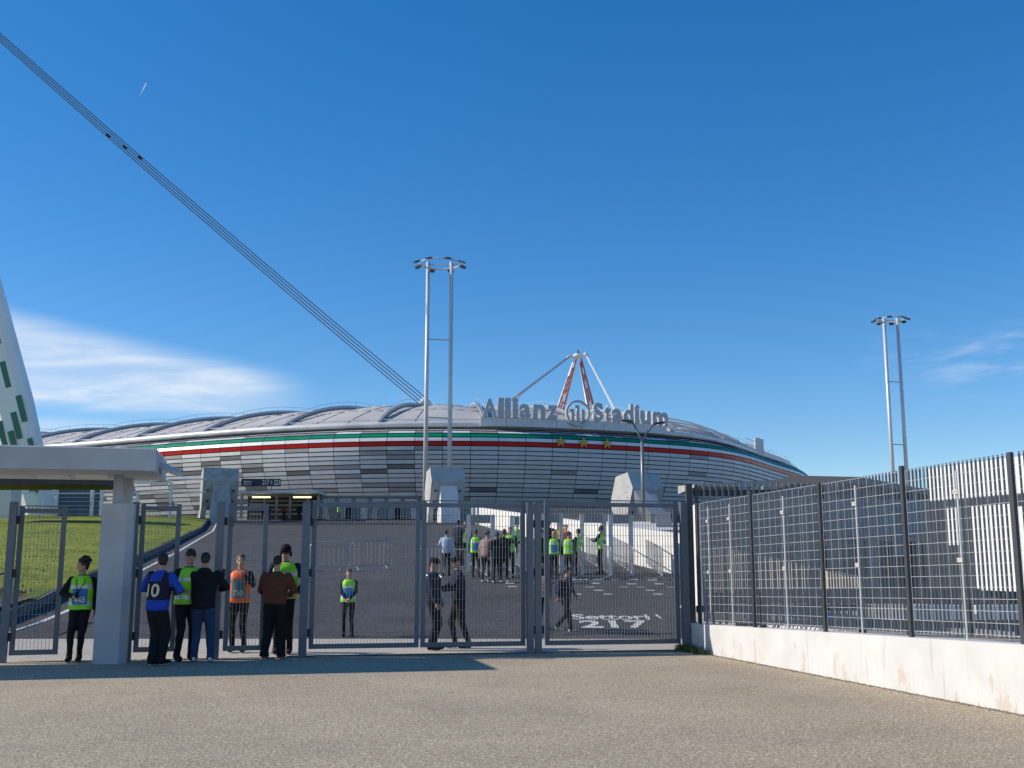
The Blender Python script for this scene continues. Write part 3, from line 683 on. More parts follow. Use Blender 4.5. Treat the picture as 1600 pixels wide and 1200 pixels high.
# ================================================================== ENTRANCE PORTAL
PY = 108.0
por = empty('entrance_portal', at(438, 812, PY), 'low flat-roofed stadium entrance with two lit lamps under its roof', 'entrance')
a, b = at(374, 768, PY - 1), at(500, 772, PY - 1); zg = 6.05
MB().box(a.x, PY - 2.4, b.z, b.x, PY + 3, a.z).build('roof_slab', M_WCONC, por)
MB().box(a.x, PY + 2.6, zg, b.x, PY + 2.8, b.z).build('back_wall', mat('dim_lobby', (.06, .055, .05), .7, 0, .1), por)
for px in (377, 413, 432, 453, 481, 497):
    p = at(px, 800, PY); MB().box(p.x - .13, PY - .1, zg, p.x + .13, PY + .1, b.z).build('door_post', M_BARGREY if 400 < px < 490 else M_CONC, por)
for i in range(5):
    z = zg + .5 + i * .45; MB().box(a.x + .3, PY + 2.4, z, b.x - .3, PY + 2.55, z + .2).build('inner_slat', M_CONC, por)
for px in (408, 472):
    p0, p1 = at(px - 14, 775.5, PY - 2.2), at(px + 14, 778, PY - 2.2); MB().box(p0.x, PY - 2.2, p1.z, p1.x, PY - 2.0, p0.z).build('ceiling_lamp', M_LIGHT, por)
sg = empty('sector_sign', at(408, 768, PY - 1.5), 'dark navy sector sign standing on the portal roof', 'sign')
p0, p1 = at(377, 748, PY - 1.6), at(438, 760, PY - 1.6)
MB().box(p0.x, PY - 1.6, p1.z, p1.x, PY - 1.45, p0.z).build('board', M_SIGNNAVY, sg)
for px in (394, 424): p = at(px, 764, PY - 1.5); MB().box(p.x - .05, PY - 1.5, a.z, p.x + .05, PY - 1.42, p1.z + .1).build('post', M_BARGREY, sg)
o_ = at(410, 757.5, PY - 1.62); put_text('217 > 221', o_, (1, 0, 0), (0, 0, 1), 1.72, .50, 'print', M_PRINTW, sg, .02, .0)
o_ = at(381, 754, PY - 1.62); put_text('Settori', o_, (1, 0, 0), (0, 0, 1), .8, .22, 'print', M_PRINTW, sg, .02, .0)
o_ = at(381, 757.5, PY - 1.62); put_text('Sections', o_, (1, 0, 0), (0, 0, 1), .75, .14, 'print', M_PRINTW, sg, .02, .0)
# ticket pavilions right of the portal
pv = empty('entrance_pavilion', at(580, 812, 109), 'low row of blue-grey entrance doors below the facade, right of the lit portal', 'pavilion')
x0, x1 = at(502, 800, 109).x, at(655, 800, 109).x; zt = at(580, 776, 109).z; zl = at(580, 786, 109).z
MB().box(x0, 108.2, zt - .2, x1, 111, zt + .05).build('roof', M_BLUEGREY, pv); n = 6
for i in range(n + 1):
    x = x0 + (x1 - x0) * i / n; MB().box(x - .18, 108.3, zg, x + .18, 108.7, zt - .2).build('post', M_BLUEGREY, pv)
    if i < n:
        xx = x + (x1 - x0) / n
        MB().box(x + .2, 108.5, zl + .05, xx - .2, 108.56, zt - .25).build('transom_pane', mat('pale_pane', (.42, .47, .53), .2, .1, .05), pv)
        MB().box(x + .2, 108.45, zg, (x + xx) / 2 - .05, 108.5, zl).build('door', [M_GLASSB, P_MID, M_BLUEGREY][i % 3], pv)
        MB().box((x + xx) / 2 + .05, 108.45, zg, xx - .2, 108.5, zl).build('door', [M_BLUEGREY, M_DARKGAP, P_LIGHT][i % 3], pv)
MB().box(x0, 108.35, zl - .06, x1, 108.45, zl + .04).build('transom', M_BLUEGREY, pv)

# white frames and banners left of the portal
wf = empty('terrace_railing', at(170, 812, 98), 'tall white steel railing with blue mesh infill on the terrace behind the canopy', 'railing')
for px in (28, 60, 87, 143, 157): p = at(px, 812, 98); MB().box(p.x - .12, 97.9, p.z - .6, p.x + .12, 98.1, at(px, 758, 98).z).build('post', M_WHITE, wf)
for py in (758, 771): MB().beam(at(20, py, 98), at(158, py, 98), .1, .12).build('rail', M_WHITE, wf)
MB().beam(at(88, 811.5, 98), at(158, 811, 98), .1, .12).build('rail', M_GALV, wf)
for (xa, xb) in ((89, 142), (144, 157)):
    p0, p1 = at(xa, 810, 98.1), at(xb, 759, 98.1); MB().box(p0.x, 98.1, p0.z, p1.x, 98.13, p1.z).build('mesh_infill', mat('blue_net', (.07, .11, .17), .6, 0, .2, 1), wf)
for i in range(7):
    py = 764 + i * 6.5; MB().beam(at(90, py, 97.9), at(157, py, 97.9), .02, .03).build('wire', M_GALV, wf)
wf2 = empty('terrace_railing', at(240, 812, 95), 'white tubular frame on the terrace between canopy and left buttress', 'frame')
for px, t in ((265, 754), (213, 769)): p = at(px, 812, 95); MB().box(p.x - .1, 94.9, p.z - .6, p.x + .1, 95.1, at(px, t, 95).z).build('post', M_WHITE, wf2)
MB().beam(at(208, 754.5, 95), at(267, 754, 95), .12, .16).build('rail', M_WHITE, wf2); MB().beam(at(208, 769, 95), at(320, 769, 95), .1, .12).build('rail', M_WHITE, wf2)
MB().beam(at(262, 749, 95), at(322, 749, 98), .1, .12).build('rail', M_WHITE, wf2)
# brown roof far under the canopy
sb_ = empty('ticket_shelter', at(70, 815, 78), 'flat shelter roof with brown slatted fascia seen under the canopy', 'shelter')
p0, p1 = at(-60, 757, 78), at(157, 746, 78)
MB().box(p0.x, 78, p0.z, p1.x, 84, p1.z).build('roof', M_BROWN, sb_)
for px in (-40,): p = at(px, 800, 80); MB().box(p.x - .3, 80, 3.5, p.x + .3, 80.5, p0.z).build('post', M_WHITE, sb_)
sbx = at(3, 812, 90); bx_ = empty('white_cabin', (sbx.x, 90, 5.0), 'pale cabin at the left frame edge under the canopy', 'cabin')
MB().box(sbx.x - 4, 90, 4.6, at(14, 812, 90).x, 92, at(14, 760, 90).z).build('wall', M_WCONC, bx_)
MB().box(sbx.x - 4.1, 89.9, at(14, 760, 90).z, at(16, 812, 90).x, 92.1, at(14, 757.5, 90).z).build('roof', M_WHITE, bx_)

# ================================================================== ENTRANCE CANOPY AND PILLAR
cy = 17.4; CF = at(244, 703, cy); zt = CF.z; zbm = at(244, 735.5, cy).z
cd = Vector((1, .22, 0)).normalized(); cn = Vector((-cd.y, cd.x, 0))
can = empty('entrance_canopy', (-6.6, 18.3, 0), 'grey flat concrete canopy over the pedestrian gates at the left', 'canopy')
A0 = Vector((CF.x, CF.y, 0)); L0 = A0 - cd * 11.5
def quad(z, g=0): return [L0 + Vector((0, 0, z)), A0 + Vector((0, 0, z)) , A0 + cn * 2.3 - cd * .05 + Vector((0, 0, z)), L0 + cn * 2.3 + Vector((0, 0, z))]
MB().hexa(quad(zbm), quad(zt)).build('roof_slab', M_PILLAR, can)
MB().hexa([p + Vector((0, 0, .002)) - cd * 0 for p in quad(zt)], [p + Vector((0, 0, .03)) for p in quad(zt)]).build('roof_edge', M_WHITE, can)
pc = Vector((-6.71, 18.30, 0)); a_, b_ = GD, -GN
def pq(w, d, c, z):   # chamfered rectangle
    pts = [(-w, -d), (w - c, -d), (w, -d + c), (w, d), (-w, d)]
    return [pc + a_ * x + b_ * y + Vector((0, 0, z)) for x, y in pts]
mb = MB(); mb.prism(pq(.25, .27, .10, 0), (0, 0, at(170, 787, 18.1).z)); mb.build('pillar', M_PILLAR, can)
for px, Y in ((185, 18.3), (200.5, 19.0)):
    p = at(px, 765, Y); MB().tube([(p.x, Y, 2.0), (p.x, Y, zbm + .01)], .085, 16).build('column', M_PILLAR, can, smooth=True)
for k_ in range(1, 5):
    q0 = A0 - cd * (2.4 * k_); MB().beam(q0 - cn * .004 + Vector((0, 0, zbm + .01)), q0 - cn * .004 + Vector((0, 0, zt - .01)), .012, .01).build('fascia_joint', M_BARGREY, can)
for px_, py_ in ((60, 738), (120, 739)):
    c_ = at(px_, py_, 18.2); MB().beam(c_ + Vector((0, 0, zbm - c_.z - .03)), c_ + Vector((0.5, 0.1, zbm - c_.z - .03)), .12, .06).build('ceiling_lamp', M_WHITE, can)
fl_ = at(262, 728, 18.4); mb = MB(); mb.hexa([fl_ + Vector(v) for v in ((-.12, -.3, -.02), (.17, -.3, -.17), (.17, .35, -.17), (-.12, .35, -.02))], [fl_ + Vector(v) for v in ((-.10, -.3, .05), (.2, -.3, -.1), (.2, .35, -.1), (-.10, .35, .05))])
w_ = tag(mb.build('floodlight', M_PILLAR), 'small square floodlight fixed on the right end of the canopy', 'floodlight')

# ================================================================== GATES
def gtop(px, Y): return at(px, 787, Y).z
def gate_post(px, py, w, label, pd=None):
    p = gpt(px, py); Y = p.y; z = gtop(px, Y)
    r = empty('gate_post', (p.x, Y, 0), label, 'gate post', 'blue-grey steel gate posts')
    d = w * .9; q = [p - GD * w / 2 + GN * d / 2, p + GD * w / 2 + GN * d / 2, p + GD * w / 2 - GN * d / 2, p - GD * w / 2 - GN * d / 2]
    q = [Vector((v.x, v.y, 0)) for v in q]
    MB().hexa(q, [v + Vector((0, 0, z)) for v in q]).build('shaft', M_BLUEGREY, r)
    MB().hexa([v + (Vector((p.x, p.y, 0)) - v) * -.06 + Vector((0, 0, z)) for v in q], [v + Vector((0, 0, z + .03)) for v in q]).build('cap', M_BLUEGREY, r)
    for zz in (.35, 1.4, 2.3):
        h = Vector((p.x, p.y, zz)) + GD * (w / 2 + .03); MB().tube([h, h + Vector((0, 0, .14))], .028, 8).build('hinge', M_BLACK, r)
    return r, p
gate_post(3, 1036, .12, 'leftmost blue-grey gate post at the frame edge')
gate_post(199, 1034, .10, 'slim gate post right beside the pale pillar')
gate_post(335, 1031, .13, 'gate post between the two narrow doors, with a small notice')
gate_post(472, 1027, .145, 'gate post at the left end of the wide double gate')
gate_post(828.5, 1021, .12, 'left one of the paired posts between the two wide gates')
gate_post(841, 1020.7, .12, 'right one of the paired posts between the two wide gates')
gate_post(1073, 1017, .13, 'gate post beside the end of the white wall')
def leaf(A, B, z0, z1, label, fr=.085, pitch=.056, hp=.2, hz=None):
    """mesh gate leaf between foot points A and B"""
    A = Vector(A); B = Vector(B); d = (B - A); Wd = d.length; d.normalize(); nrm = Vector((d.y, -d.x, 0))
    r = empty('gate_leaf', (A.x, A.y, 0), label, 'gate', 'mesh-filled gate leaves')
    up = Vector((0, 0, 1)); th = .05
    def bar(p, q, w, h, nm, m=M_BLUEGREY, par=r): return MB().beam(p, q, w, h, up=nrm).build(nm, m, par)
    bar(A + up * z0, A + up * z1, fr, th, 'stile'); bar(B + up * z0, B + up * z1, fr, th, 'stile')
    i0, i1 = A + d * (fr / 2), B - d * (fr / 2)
    bar(i0 + up * (z0 + fr / 2), i1 + up * (z0 + fr / 2), fr, th - .004, 'bottom_rail'); bar(i0 + up * (z1 - fr / 2 - .04), i1 + up * (z1 - fr / 2 - .04), fr * .9, th - .004, 'top_rail')
    mb = MB(); n = int((Wd - fr) / pitch)
    for i in range(1, n):
        p = i0 + d * ((Wd - fr) * i / n); mb.beam(p + up * (z0 + fr), p + up * (z1 + .0), .005, .026, up=nrm)
    k = int((z1 - z0 - 2 * fr) / hp)
    for i in range(1, k + 1):
        z = z0 + fr + (z1 - z0 - 2 * fr) * i / (k + 1); mb.beam(i0 + up * z, i1 + up * z, .006, .006)
    mb.build('mesh_infill', M_BARGREY2, r, kind='stuff')
    bar(A + d * .04 + up * z1 , B - d * .04 + up * z1, .018, .04, 'top_flat')
    return r
M_BARGREY2 = mat('gate_grating_steel', (0.22, 0.24, 0.26), 0.35, 0.35, 0.05, 4)
def gp(px, py): p = gpt(px, py); return Vector((p.x, p.y, 0))
zg1 = gtop(600, 19.8)
def on_line(px, off=0):   # point of the gate line seen at px
    k = (px - 800) / F * 1.0; # X = k*depth ; depth ~ Y*cP
    X = 0
    for _ in range(30): Y = GY(X) + off; X = k * (Y * cP - CAMH * sP)
    return Vector((X, GY(X) + off, 0))
leaf(on_line(485), on_line(650), .13, 2.77, 'wide gate leaf left of the middle, in front of the small steward')
leaf(on_line(660), on_line(817), .13, 2.79, 'wide gate leaf in the middle, before the two dark-clad officers')
leaf(on_line(855), on_line(1060), .13, 2.83, 'widest gate leaf, before the painted sector number')
def swing(px, ang, w): 
    A = on_line(px); a = math.atan(GA) + R(ang); return A, A + Vector((math.cos(a), math.sin(a), 0)) * w
A, B = swing(17, 8, .68); leaf(A, B, .10, 2.62, 'narrow gate leaf at the far left before the grass bank')
A, B = swing(211, 6, .60); leaf(A, B, .12, 2.68, 'narrow gate leaf standing ajar just right of the pale pillar')
A, B = swing(351, 6, .62); leaf(A, B, .12, 2.7, 'narrow gate leaf standing ajar before the orange steward')
pn_ = gpt(342, 1031); nb_ = Vector((pn_.x + .13, pn_.y - .1, 0)); z_ = at(352, 816, pn_.y).z
tag(MB().box(nb_.x - .02, nb_.y, z_ - .09, nb_.x + .05, nb_.y + .012, z_ + .09).build('notice', mat('dark_notice', (.08, .07, .07), .5, 0, .4, 40)), 'small dark notice on the post between the narrow doors', 'notice')
# ground track under the gates
mb = MB(); a, b = gl(-4.0, .02, .003), gl(3.3, .02, .003)
mb.hexa([a + GN * .05, b + GN * .05, b - GN * .05, a - GN * .05], [v + Vector((0, 0, .014)) for v in (a + GN * .05, b + GN * .05, b - GN * .05, a - GN * .05)]); struct(mb.build('gate_track', M_BLACK))

# ================================================================== ROAD WALL AND FENCE
def wallmat():
    m = bpy.data.materials.new('weathered_white_wall'); m.use_nodes = True; n = m.node_tree.nodes; l = m.node_tree.links; b = n['Principled BSDF']; b.inputs['Roughness'].default_value = 0.8
    g = n.new('ShaderNodeNewGeometry'); s_ = n.new('ShaderNodeSeparateXYZ'); l.new(g.outputs['Position'], s_.inputs[0])
    mp = n.new('ShaderNodeMapping'); mp.inputs['Scale'].default_value = (3.2, 3.2, 1.3); l.new(g.outputs['Position'], mp.inputs[0])
    z = n.new('ShaderNodeTexNoise'); z.inputs['Scale'].default_value = 1.6; z.inputs['Detail'].default_value = 7; z.inputs['Roughness'].default_value = .6; l.new(mp.outputs[0], z.inputs['Vector'])
    z2 = n.new('ShaderNodeTexNoise'); z2.inputs['Scale'].default_value = 2.0; z2.inputs['Detail'].default_value = 5; l.new(g.outputs['Position'], z2.inputs['Vector'])
    r0 = n.new('ShaderNodeValToRGB'); e = r0.color_ramp.elements; e[0].position = .3; e[0].color = (.55, .545, .53, 1); e[1].position = .7; e[1].color = (.63, .63, .62, 1); l.new(z2.outputs['Fac'], r0.inputs[0])
    # flaked patches, more of them low down
    mr = n.new('ShaderNodeMapRange'); l.new(s_.outputs['Z'], mr.inputs[0]); mr.inputs[1].default_value = 0; mr.inputs[2].default_value = .75; mr.inputs[3].default_value = .555; mr.inputs[4].default_value = .72
    sb = n.new('ShaderNodeMath'); sb.operation = 'SUBTRACT'; l.new(z.outputs['Fac'], sb.inputs[0]); l.new(mr.outputs[0], sb.inputs[1])
    mr2 = n.new('ShaderNodeMapRange'); l.new(sb.outputs[0], mr2.inputs[0]); mr2.inputs[1].default_value = 0; mr2.inputs[2].default_value = .035; mr2.inputs[4].default_value = .75
    mx = n.new('ShaderNodeMix'); mx.data_type = 'RGBA'; l.new(mr2.outputs[0], mx.inputs[0]); l.new(r0.outputs[0], mx.inputs[6]); mx.inputs[7].default_value = (.52, .44, .37, 1)
    # grey streaks
    mp2 = n.new('ShaderNodeMapping'); mp2.inputs['Scale'].default_value = (7, 7, .7); l.new(g.outputs['Position'], mp2.inputs[0])
    z3 = n.new('ShaderNodeTexNoise'); z3.inputs['Scale'].default_value = 1.5; z3.inputs['Detail'].default_value = 4; l.new(mp2.outputs[0], z3.inputs['Vector'])
    mr3 = n.new('ShaderNodeMapRange'); l.new(z3.outputs['Fac'], mr3.inputs[0]); mr3.inputs[1].default_value = .60; mr3.inputs[2].default_value = .74; mr3.inputs[4].default_value = .45
    mx2 = n.new('ShaderNodeMix'); mx2.data_type = 'RGBA'; l.new(mr3.outputs[0], mx2.inputs[0]); l.new(mx.outputs[2], mx2.inputs[6]); mx2.inputs[7].default_value = (.40, .37, .34, 1)
    l.new(mx2.outputs[2], b.inputs['Base Color'])
    bp = n.new('ShaderNodeBump'); bp.inputs['Strength'].default_value = .35; bp.inputs['Distance'].default_value = .01; l.new(z.outputs['Fac'], bp.inputs['Height']); l.new(bp.outputs[0], b.inputs['Normal'])
    return m
M_WALL = wallmat()
SL = 26.0
def wtop(s): return 0.50 + 0.028 * s          # wall top rises towards the camera
def ftop(s): return 2.78 + 0.012 * s
wt = MB(); ss = [0, 1, 3, 5, 7, 9.1, 12, 16, 21, SL]
for a, b in zip(ss, ss[1:]):
    wt.hexa([wl(a, 0, -.3), wl(b, 0, -.3), wl(b, -.35, -.3), wl(a, -.35, -.3)], [wl(a, 0, wtop(a)), wl(b, 0, wtop(b)), wl(b, -.35, wtop(b)), wl(a, -.35, wtop(a))])
rw = tag(wt.build('road_wall', M_WALL), 'low weathered white wall carrying the mesh fence at the right', 'wall')
M_PLATE = mat('pale_plate', (.52, .50, .46), .6, 0, .1, 20)
fen = empty('mesh_fence', wl(.4, -.15, .5), 'tall dark grating fence with round cross wires on top of the white wall', 'fence')
FP = [.25, 2.9, 5.45, 7.45, 9.15, 11.2, 13.3, 15.4, 17.5, 19.6, 21.7]
def s_px(px, z):
    lo_, hi_ = 0, 11.5
    for _ in range(40):
        m = (lo_ + hi_) / 2; p = wl(m, -.12, z)
        if projx(*p) < px: lo_ = m
        else: hi_ = m
    return lo_
posts_px = [1094, 1178, 1287, 1419, 1592]
FP = [s_px(p, 2.0) for p in posts_px]; 
while FP[-1] < SL - 2: FP.append(FP[-1] + 2.0)
FO = -.12
bar_me = None; cnt = 0
def bar_between(s0_, s1_):
    global bar_me, cnt
    pan = empty('fence_panel', wl(s0_, FO, wtop(s0_))); pan.parent = fen; pan.location = wl(s0_, FO, wtop(s0_)) - wloc(fen)
    n = int(round((s1_ - s0_) / .078)); grid = MB()
    for i in range(1, n):
        s = s0_ + (s1_ - s0_) * i / n; zb, zt_ = wtop(s) + .05, ftop(s)
        if cnt < 300 and s < 11.5:
            if bar_me is None:
                m = MB(); m.beam((0, 0, 0), (0, 0, 1), .005, .030, up=WN); o = m.build('bar', M_BARGREY); bar_me = o.data; C.objects.unlink(o); bpy.data.objects.remove(o)
            o = bpy.data.objects.new('bar', bar_me); C.objects.link(o); o.parent = pan; o.location = wl(s, FO, zb) - wloc(pan); o.scale = (1, 1, zt_ - zb); cnt += 1
        else: grid.beam(wl(s, FO, zb), wl(s, FO, zt_), .005, .030, up=WN)
    if grid.v: grid.build('bar', M_BARGREY, pan, kind='stuff')
    wr_ = MB(); n = int(round((s1_ - s0_) / .2))
    for i in range(n + 1):
        s = s0_ + .03 + (s1_ - s0_ - .06) * i / n; wr_.tube([wl(s, FO + .026, wtop(s) + .04), wl(s, FO + .026, ftop(s) - .02)], .0026, 5)
    wr_.build('upright_wires', M_GALV, pan, kind='stuff')
    for z in np.arange(.02, 2.25, .148):
        f = lambda s: wl(s, FO + .022, wtop(s) + .06 + z * (ftop(s) - wtop(s) - .08) / 2.24)
        MB().tube([f(s0_), f(s1_)], .0029, 5).build('cross_wire', M_GALV, pan)
for a, b in zip(FP, FP[1:]): bar_between(a + .02, b - .02)
for i, s in enumerate(FP):
    MB().beam(wl(s, FO + .04, wtop(s) - .10), wl(s, FO + .04, ftop(s) + (.05 if i % 2 else 0)), .062, .045, up=WN).build('post', M_ANTHR, fen)
# stays behind, with clamp plates
for px in (1113, 1147, 1232, 1347, 1508):
    s = s_px(px, 2.0); zt_ = ftop(s) - .18
    MB().tube([wl(s, -.05, wtop(s) - .01), wl(s, -.05, zt_ + .06)], .013, 8).build('stay', M_GALV, fen)
    for z in (zt_ - .2, wtop(s) + .95):
        c = wl(s, -.03, z); MB().hexa([c - WD * .050 - Vector((0, 0, .026)), c + WD * .050 - Vector((0, 0, .026)), c + WD * .050 + Vector((0, 0, .026)), c - WD * .050 + Vector((0, 0, .026))], [v + WN * .012 for v in (c - WD * .050 - Vector((0, 0, .026)), c + WD * .050 - Vector((0, 0, .026)), c + WD * .050 + Vector((0, 0, .026)), c - WD * .050 + Vector((0, 0, .026)))]).build('clamp_plate', M_PLATE, fen)
        for q_ in (-.03, 0, .03): MB().beam(c + WD * q_ + WN * .010, c + WD * q_ + WN * .0155, .009, .009).build('bolt', M_ANTHR, fen)
# heavy bar fence behind, running right from the last gate post
bf = empty('bar_fence', at(1077, 975, 21.3), 'dark barred steel fence standing behind the mesh fence, its bars above a top rail', 'fence')
BY = 21.3; BX0 = at(1077, 800, BY).x; ztb = at(1100, 756, BY).z; zrl = at(1150, 770, BY).z
MB().box(BX0 - .06, BY - .08, 0.0, BX0 + .06, BY + .08, ztb).build('end_post', M_ANTHR, bf)
MB().box(BX0 + .12, BY - .05, 0.3, BX0 + .17, BY + .05, ztb - .02).build('end_post', M_ANTHR, bf)
bx = BX0 + .3; mbar = None
while bx < BX0 + 3.3:
    if mbar is None: o = MB().box(-.018, -.03, 0, .018, .03, 1).build('bar', M_BARGREY); mbar = o.data; bpy.data.objects.remove(o)
    Yb = BY + (bx - BX0) * .10
    o = bpy.data.objects.new('bar', mbar); C.objects.link(o); o.parent = bf; o.location = Vector((bx, Yb, .46)) - wloc(bf); o.scale = (1, 1, ztb + (bx - BX0) * .012 - .46); bx += .127
for z in (zrl, .75): MB().beam((BX0 + .1, BY + .06, z), (BX0 + 3.4, BY + .36, z + .02), .05, .13).build('rail', M_ANTHR, bf)

# buildings behind the fences
kr = empty('dark_shelter', (12, 40, .45), 'long flat-roofed dark shelter behind the barred fence', 'shelter')
p0, p1 = at(1088, 760, 45), at(1240, 746, 45)
MB().hexa([(p0.x, 45, p0.z), (p1.x + 1, 45, p0.z - .05), (p1.x + 1, 50, p0.z), (p0.x, 50, p0.z)], [(p0.x, 45, at(1088, 757, 45).z), (p1.x + 1, 45, p1.z), (p1.x + 1, 50, p1.z + .1), (p0.x, 50, p1.z)]).build('roof', M_CONC, kr)
p2, p3 = at(1238, 752, 36), at(1345, 748, 30)
MB().hexa([(p2.x, 36, p2.z - .1), (p3.x, 30, p3.z - .12), (p3.x + 6, 38, p3.z - .12), (p2.x, 44, p2.z - .1)], [(p2.x, 36, p2.z + .2), (p3.x, 30, p3.z + .05), (p3.x + 6, 38, p3.z + .05), (p2.x, 44, p2.z + .2)]).build('roof', M_ANTHR, kr)
MB().box(at(1150, 800, 45).x, 46, .4, 24, 46.3, p0.z).build('wall', mat('blue_grey_render', (.36, .40, .44), .7, 0, .15, .6), kr)
for px in (1165, 1200, 1262, 1300, 1360): p = at(px, 800, 33); MB().box(p.x - .12, 33, .4, p.x + .12, 33.25, 4.0).build('post', mat('blue_grey_post', (.22, .25, .29), .5, 0, .05), kr)
for px, w in ((1185, 12), (1280, 10), (1395, 22), (1432, 8)):
    p, q = at(px, 790, 31), at(px + w, 870, 31); MB().box(p.x, 31, q.z, q.x, 31.1, p.z).build('panel', mat('dull_teal', (.12, .16, .19), .6, 0, .2, 2), kr)
def wplane(px, py, off):
    r_ = ray(px, py); O = Vector((0, 0, CAMH)); return O + r_ * ((W0 + WN * off - O).dot(WN) / r_.dot(WN))
kk = empty('white_kiosk', wplane(1520, 960, -3.0), 'white kiosk with a broad fascia behind the fence at the right edge', 'kiosk')
def wslab(x0_, x1_, yt, yb, off, th, nm, m_):
    A = wplane(x0_, yb, off); B = wplane(x1_, yb, off); zt_ = wplane(x0_, yt, off).z; B.z = A.z; q_ = [A, B, B - WN * th, A - WN * th]
    return MB().hexa(q_, [Vector((v.x, v.y, zt_)) for v in q_]).build(nm, m_, kk)
wslab(1453, 1640, 732, 783, -3.0, .25, 'fascia', M_WHITE)
wslab(1453, 1640, 784, 955, -4.4, .1, 'back_wall', M_ANTHR)
for xx in ((1483, 1501), (1526, 1588), (1598, 1640)): wslab(xx[0], xx[1], 791, 852 if xx[0] < 1500 else 922, -3.2, .08, 'wall_panel', M_WHITE)
pr = tag(MB().hexa([at(1108, 925, 27), at(1345, 938, 19.5), at(1345, 938, 19.5) + Vector((0.3, .3, 0)), at(1108, 925, 27) + Vector((.3, .3, 0))], [at(1108, 852, 27), at(1345, 905, 19.5), at(1345, 905, 19.5) + Vector((.3, .3, 0)), at(1108, 852, 27) + Vector((.3, .3, 0))]).build('sloping_parapet', mat('beige_concrete', (.34, .30, .26), .8, 0, .12, 1)),
         'white sloping parapet caught by the sun behind the barred fence', 'wall')
tag(MB().hexa([(at(1093, 900, 30).x, 30, .4), (at(1114, 900, 30).x, 30, .4), (at(1114, 900, 30).x, 31, .4), (at(1093, 900, 30).x, 31, .4)], [(at(1093, 900, 30).x, 30, at(1090, 787, 30).z), (at(1114, 900, 30).x, 30, at(1108, 790, 30).z), (at(1114, 900, 30).x, 31, at(1108, 790, 30).z), (at(1093, 900, 30).x, 31, at(1090, 787, 30).z)]).build('white_wall_end', M_WCONC), 'tall white wall end just behind the barred fence post', 'wall')
for k, (x0_, x1_) in enumerate(((1425, 1505), (1528, 1640))):
    a, b = at(x0_, 968, 16.8), at(x1_, 946, 16.8); tag(MB().box(a.x, 16.8, a.z, b.x, 17.0, b.z).build('barrier_board', M_WHITE), ['short white barrier board seen low through the fence', 'longer white barrier board at the right edge behind the fence'][k], 'board')
tr_ = empty('turnstile_rails', (10, 18, .45), 'dark horizontal guard rails behind the fence at the right', 'guard rail')
for py in (926, 937, 975): a, b = at(1150, py, 19.2), at(1640, py, 17); MB().beam(a, b, .06, .13).build('rail', M_ANTHR, tr_)
for px in (1190, 1265, 1345, 1420, 1512, 1590): a = at(px, 925, 18.2); MB().box(a.x - .05, 18.15, .4, a.x + .05, 18.25, a.z).build('post', M_ANTHR, tr_)
# white corrugated pipe lying on the wall's back edge
pp = MB(); 
for i in range(60):
    t = i / 59; s = 1.2 + 6.3 * t; p = wl(s, -.55 - .1 * math.sin(s * 1.7), .56 + .02 * math.sin(s * 2.3)); pp.tube([p, p + WD * .06], [.075, .06], 8)
tag(pp.build('corrugated_pipe', mat('dirty_white_plastic', (.6, .58, .54), .6, 0, .2, 6)), 'pale ribbed pipe lying along the foot of the mesh fence', 'pipe')

# ================================================================== RAMP FURNITURE
M_BARR = mat('zinc_tube', (0.36, 0.38, 0.40), 0.4, 0.3, 0.1, 8)
def barrier(A, B, label, h=1.1, name='crowd_barrier', dn=9, feet=True):
    A = Vector(A); B = Vector(B); r = empty(name, A, label, 'barrier', 'steel crowd barriers on the ramp'); up = Vector((0, 0, 1)); d = (B - A).normalized(); nn = Vector((d.y, -d.x, 0)).normalized()
    b0 = .18
    loop = [A + up * b0, A + up * (h - .12), A + d * .12 + up * h, B - d * .12 + up * h, B + up * (h - .12), B + up * b0]
    MB().tube(loop + [A + up * b0], .021, 6).build('frame', M_BARR, r)
    m = MB(); L_ = (B - A).length; n = max(4, int(L_ / .16))
    for i in range(1, n): p = A + (B - A) * i / n; m.tube([p + up * b0, p + up * (h - .01)], .006, 4)
    m.build('bars', M_BARR, r, kind='stuff')
    if feet:
        for p in (A + d * .25, B - d * .25): MB().tube([p + nn * .32 + up * .02, p + up * .17, p - nn * .32 + up * .02], .018, 6).build('foot', M_BARR, r)
    return r
def bpx(x0, y0, x1, y1, label): return barrier(gpt(x0, y0), gpt(x1, y1), label)
bpx(484, 893, 543, 893, 'crowd barrier farther up the ramp, behind the lone steward, left one')
bpx(547, 892, 612, 890, 'crowd barrier farther up the ramp, right of the lone steward')
bpx(655, 905, 693, 903, 'crowd barrier just left of the checkpoint frames')
bpx(733, 886, 767, 912, 'crowd barrier slanting beside the leftmost checkpoint frame')
bpx(780, 886, 806, 906, 'crowd barrier between first and second checkpoint frames')
bpx(862, 880, 898, 904, 'crowd barrier beneath the group in yellow-green vests')
bpx(916, 880, 956, 907, 'crowd barrier in front of the steward standing alone at the checkpoint')
bpx(1002, 880, 1036, 908, 'rightmost crowd barrier, by the white ramp wall')
bpx(806, 888, 842, 913, 'crowd barrier partly hidden by the paired gate posts')
bpx(880, 884, 910, 906, 'crowd barrier beside the frame behind the paired posts')
bpx(958, 880, 990, 905, 'crowd barrier between the last two checkpoint frames')
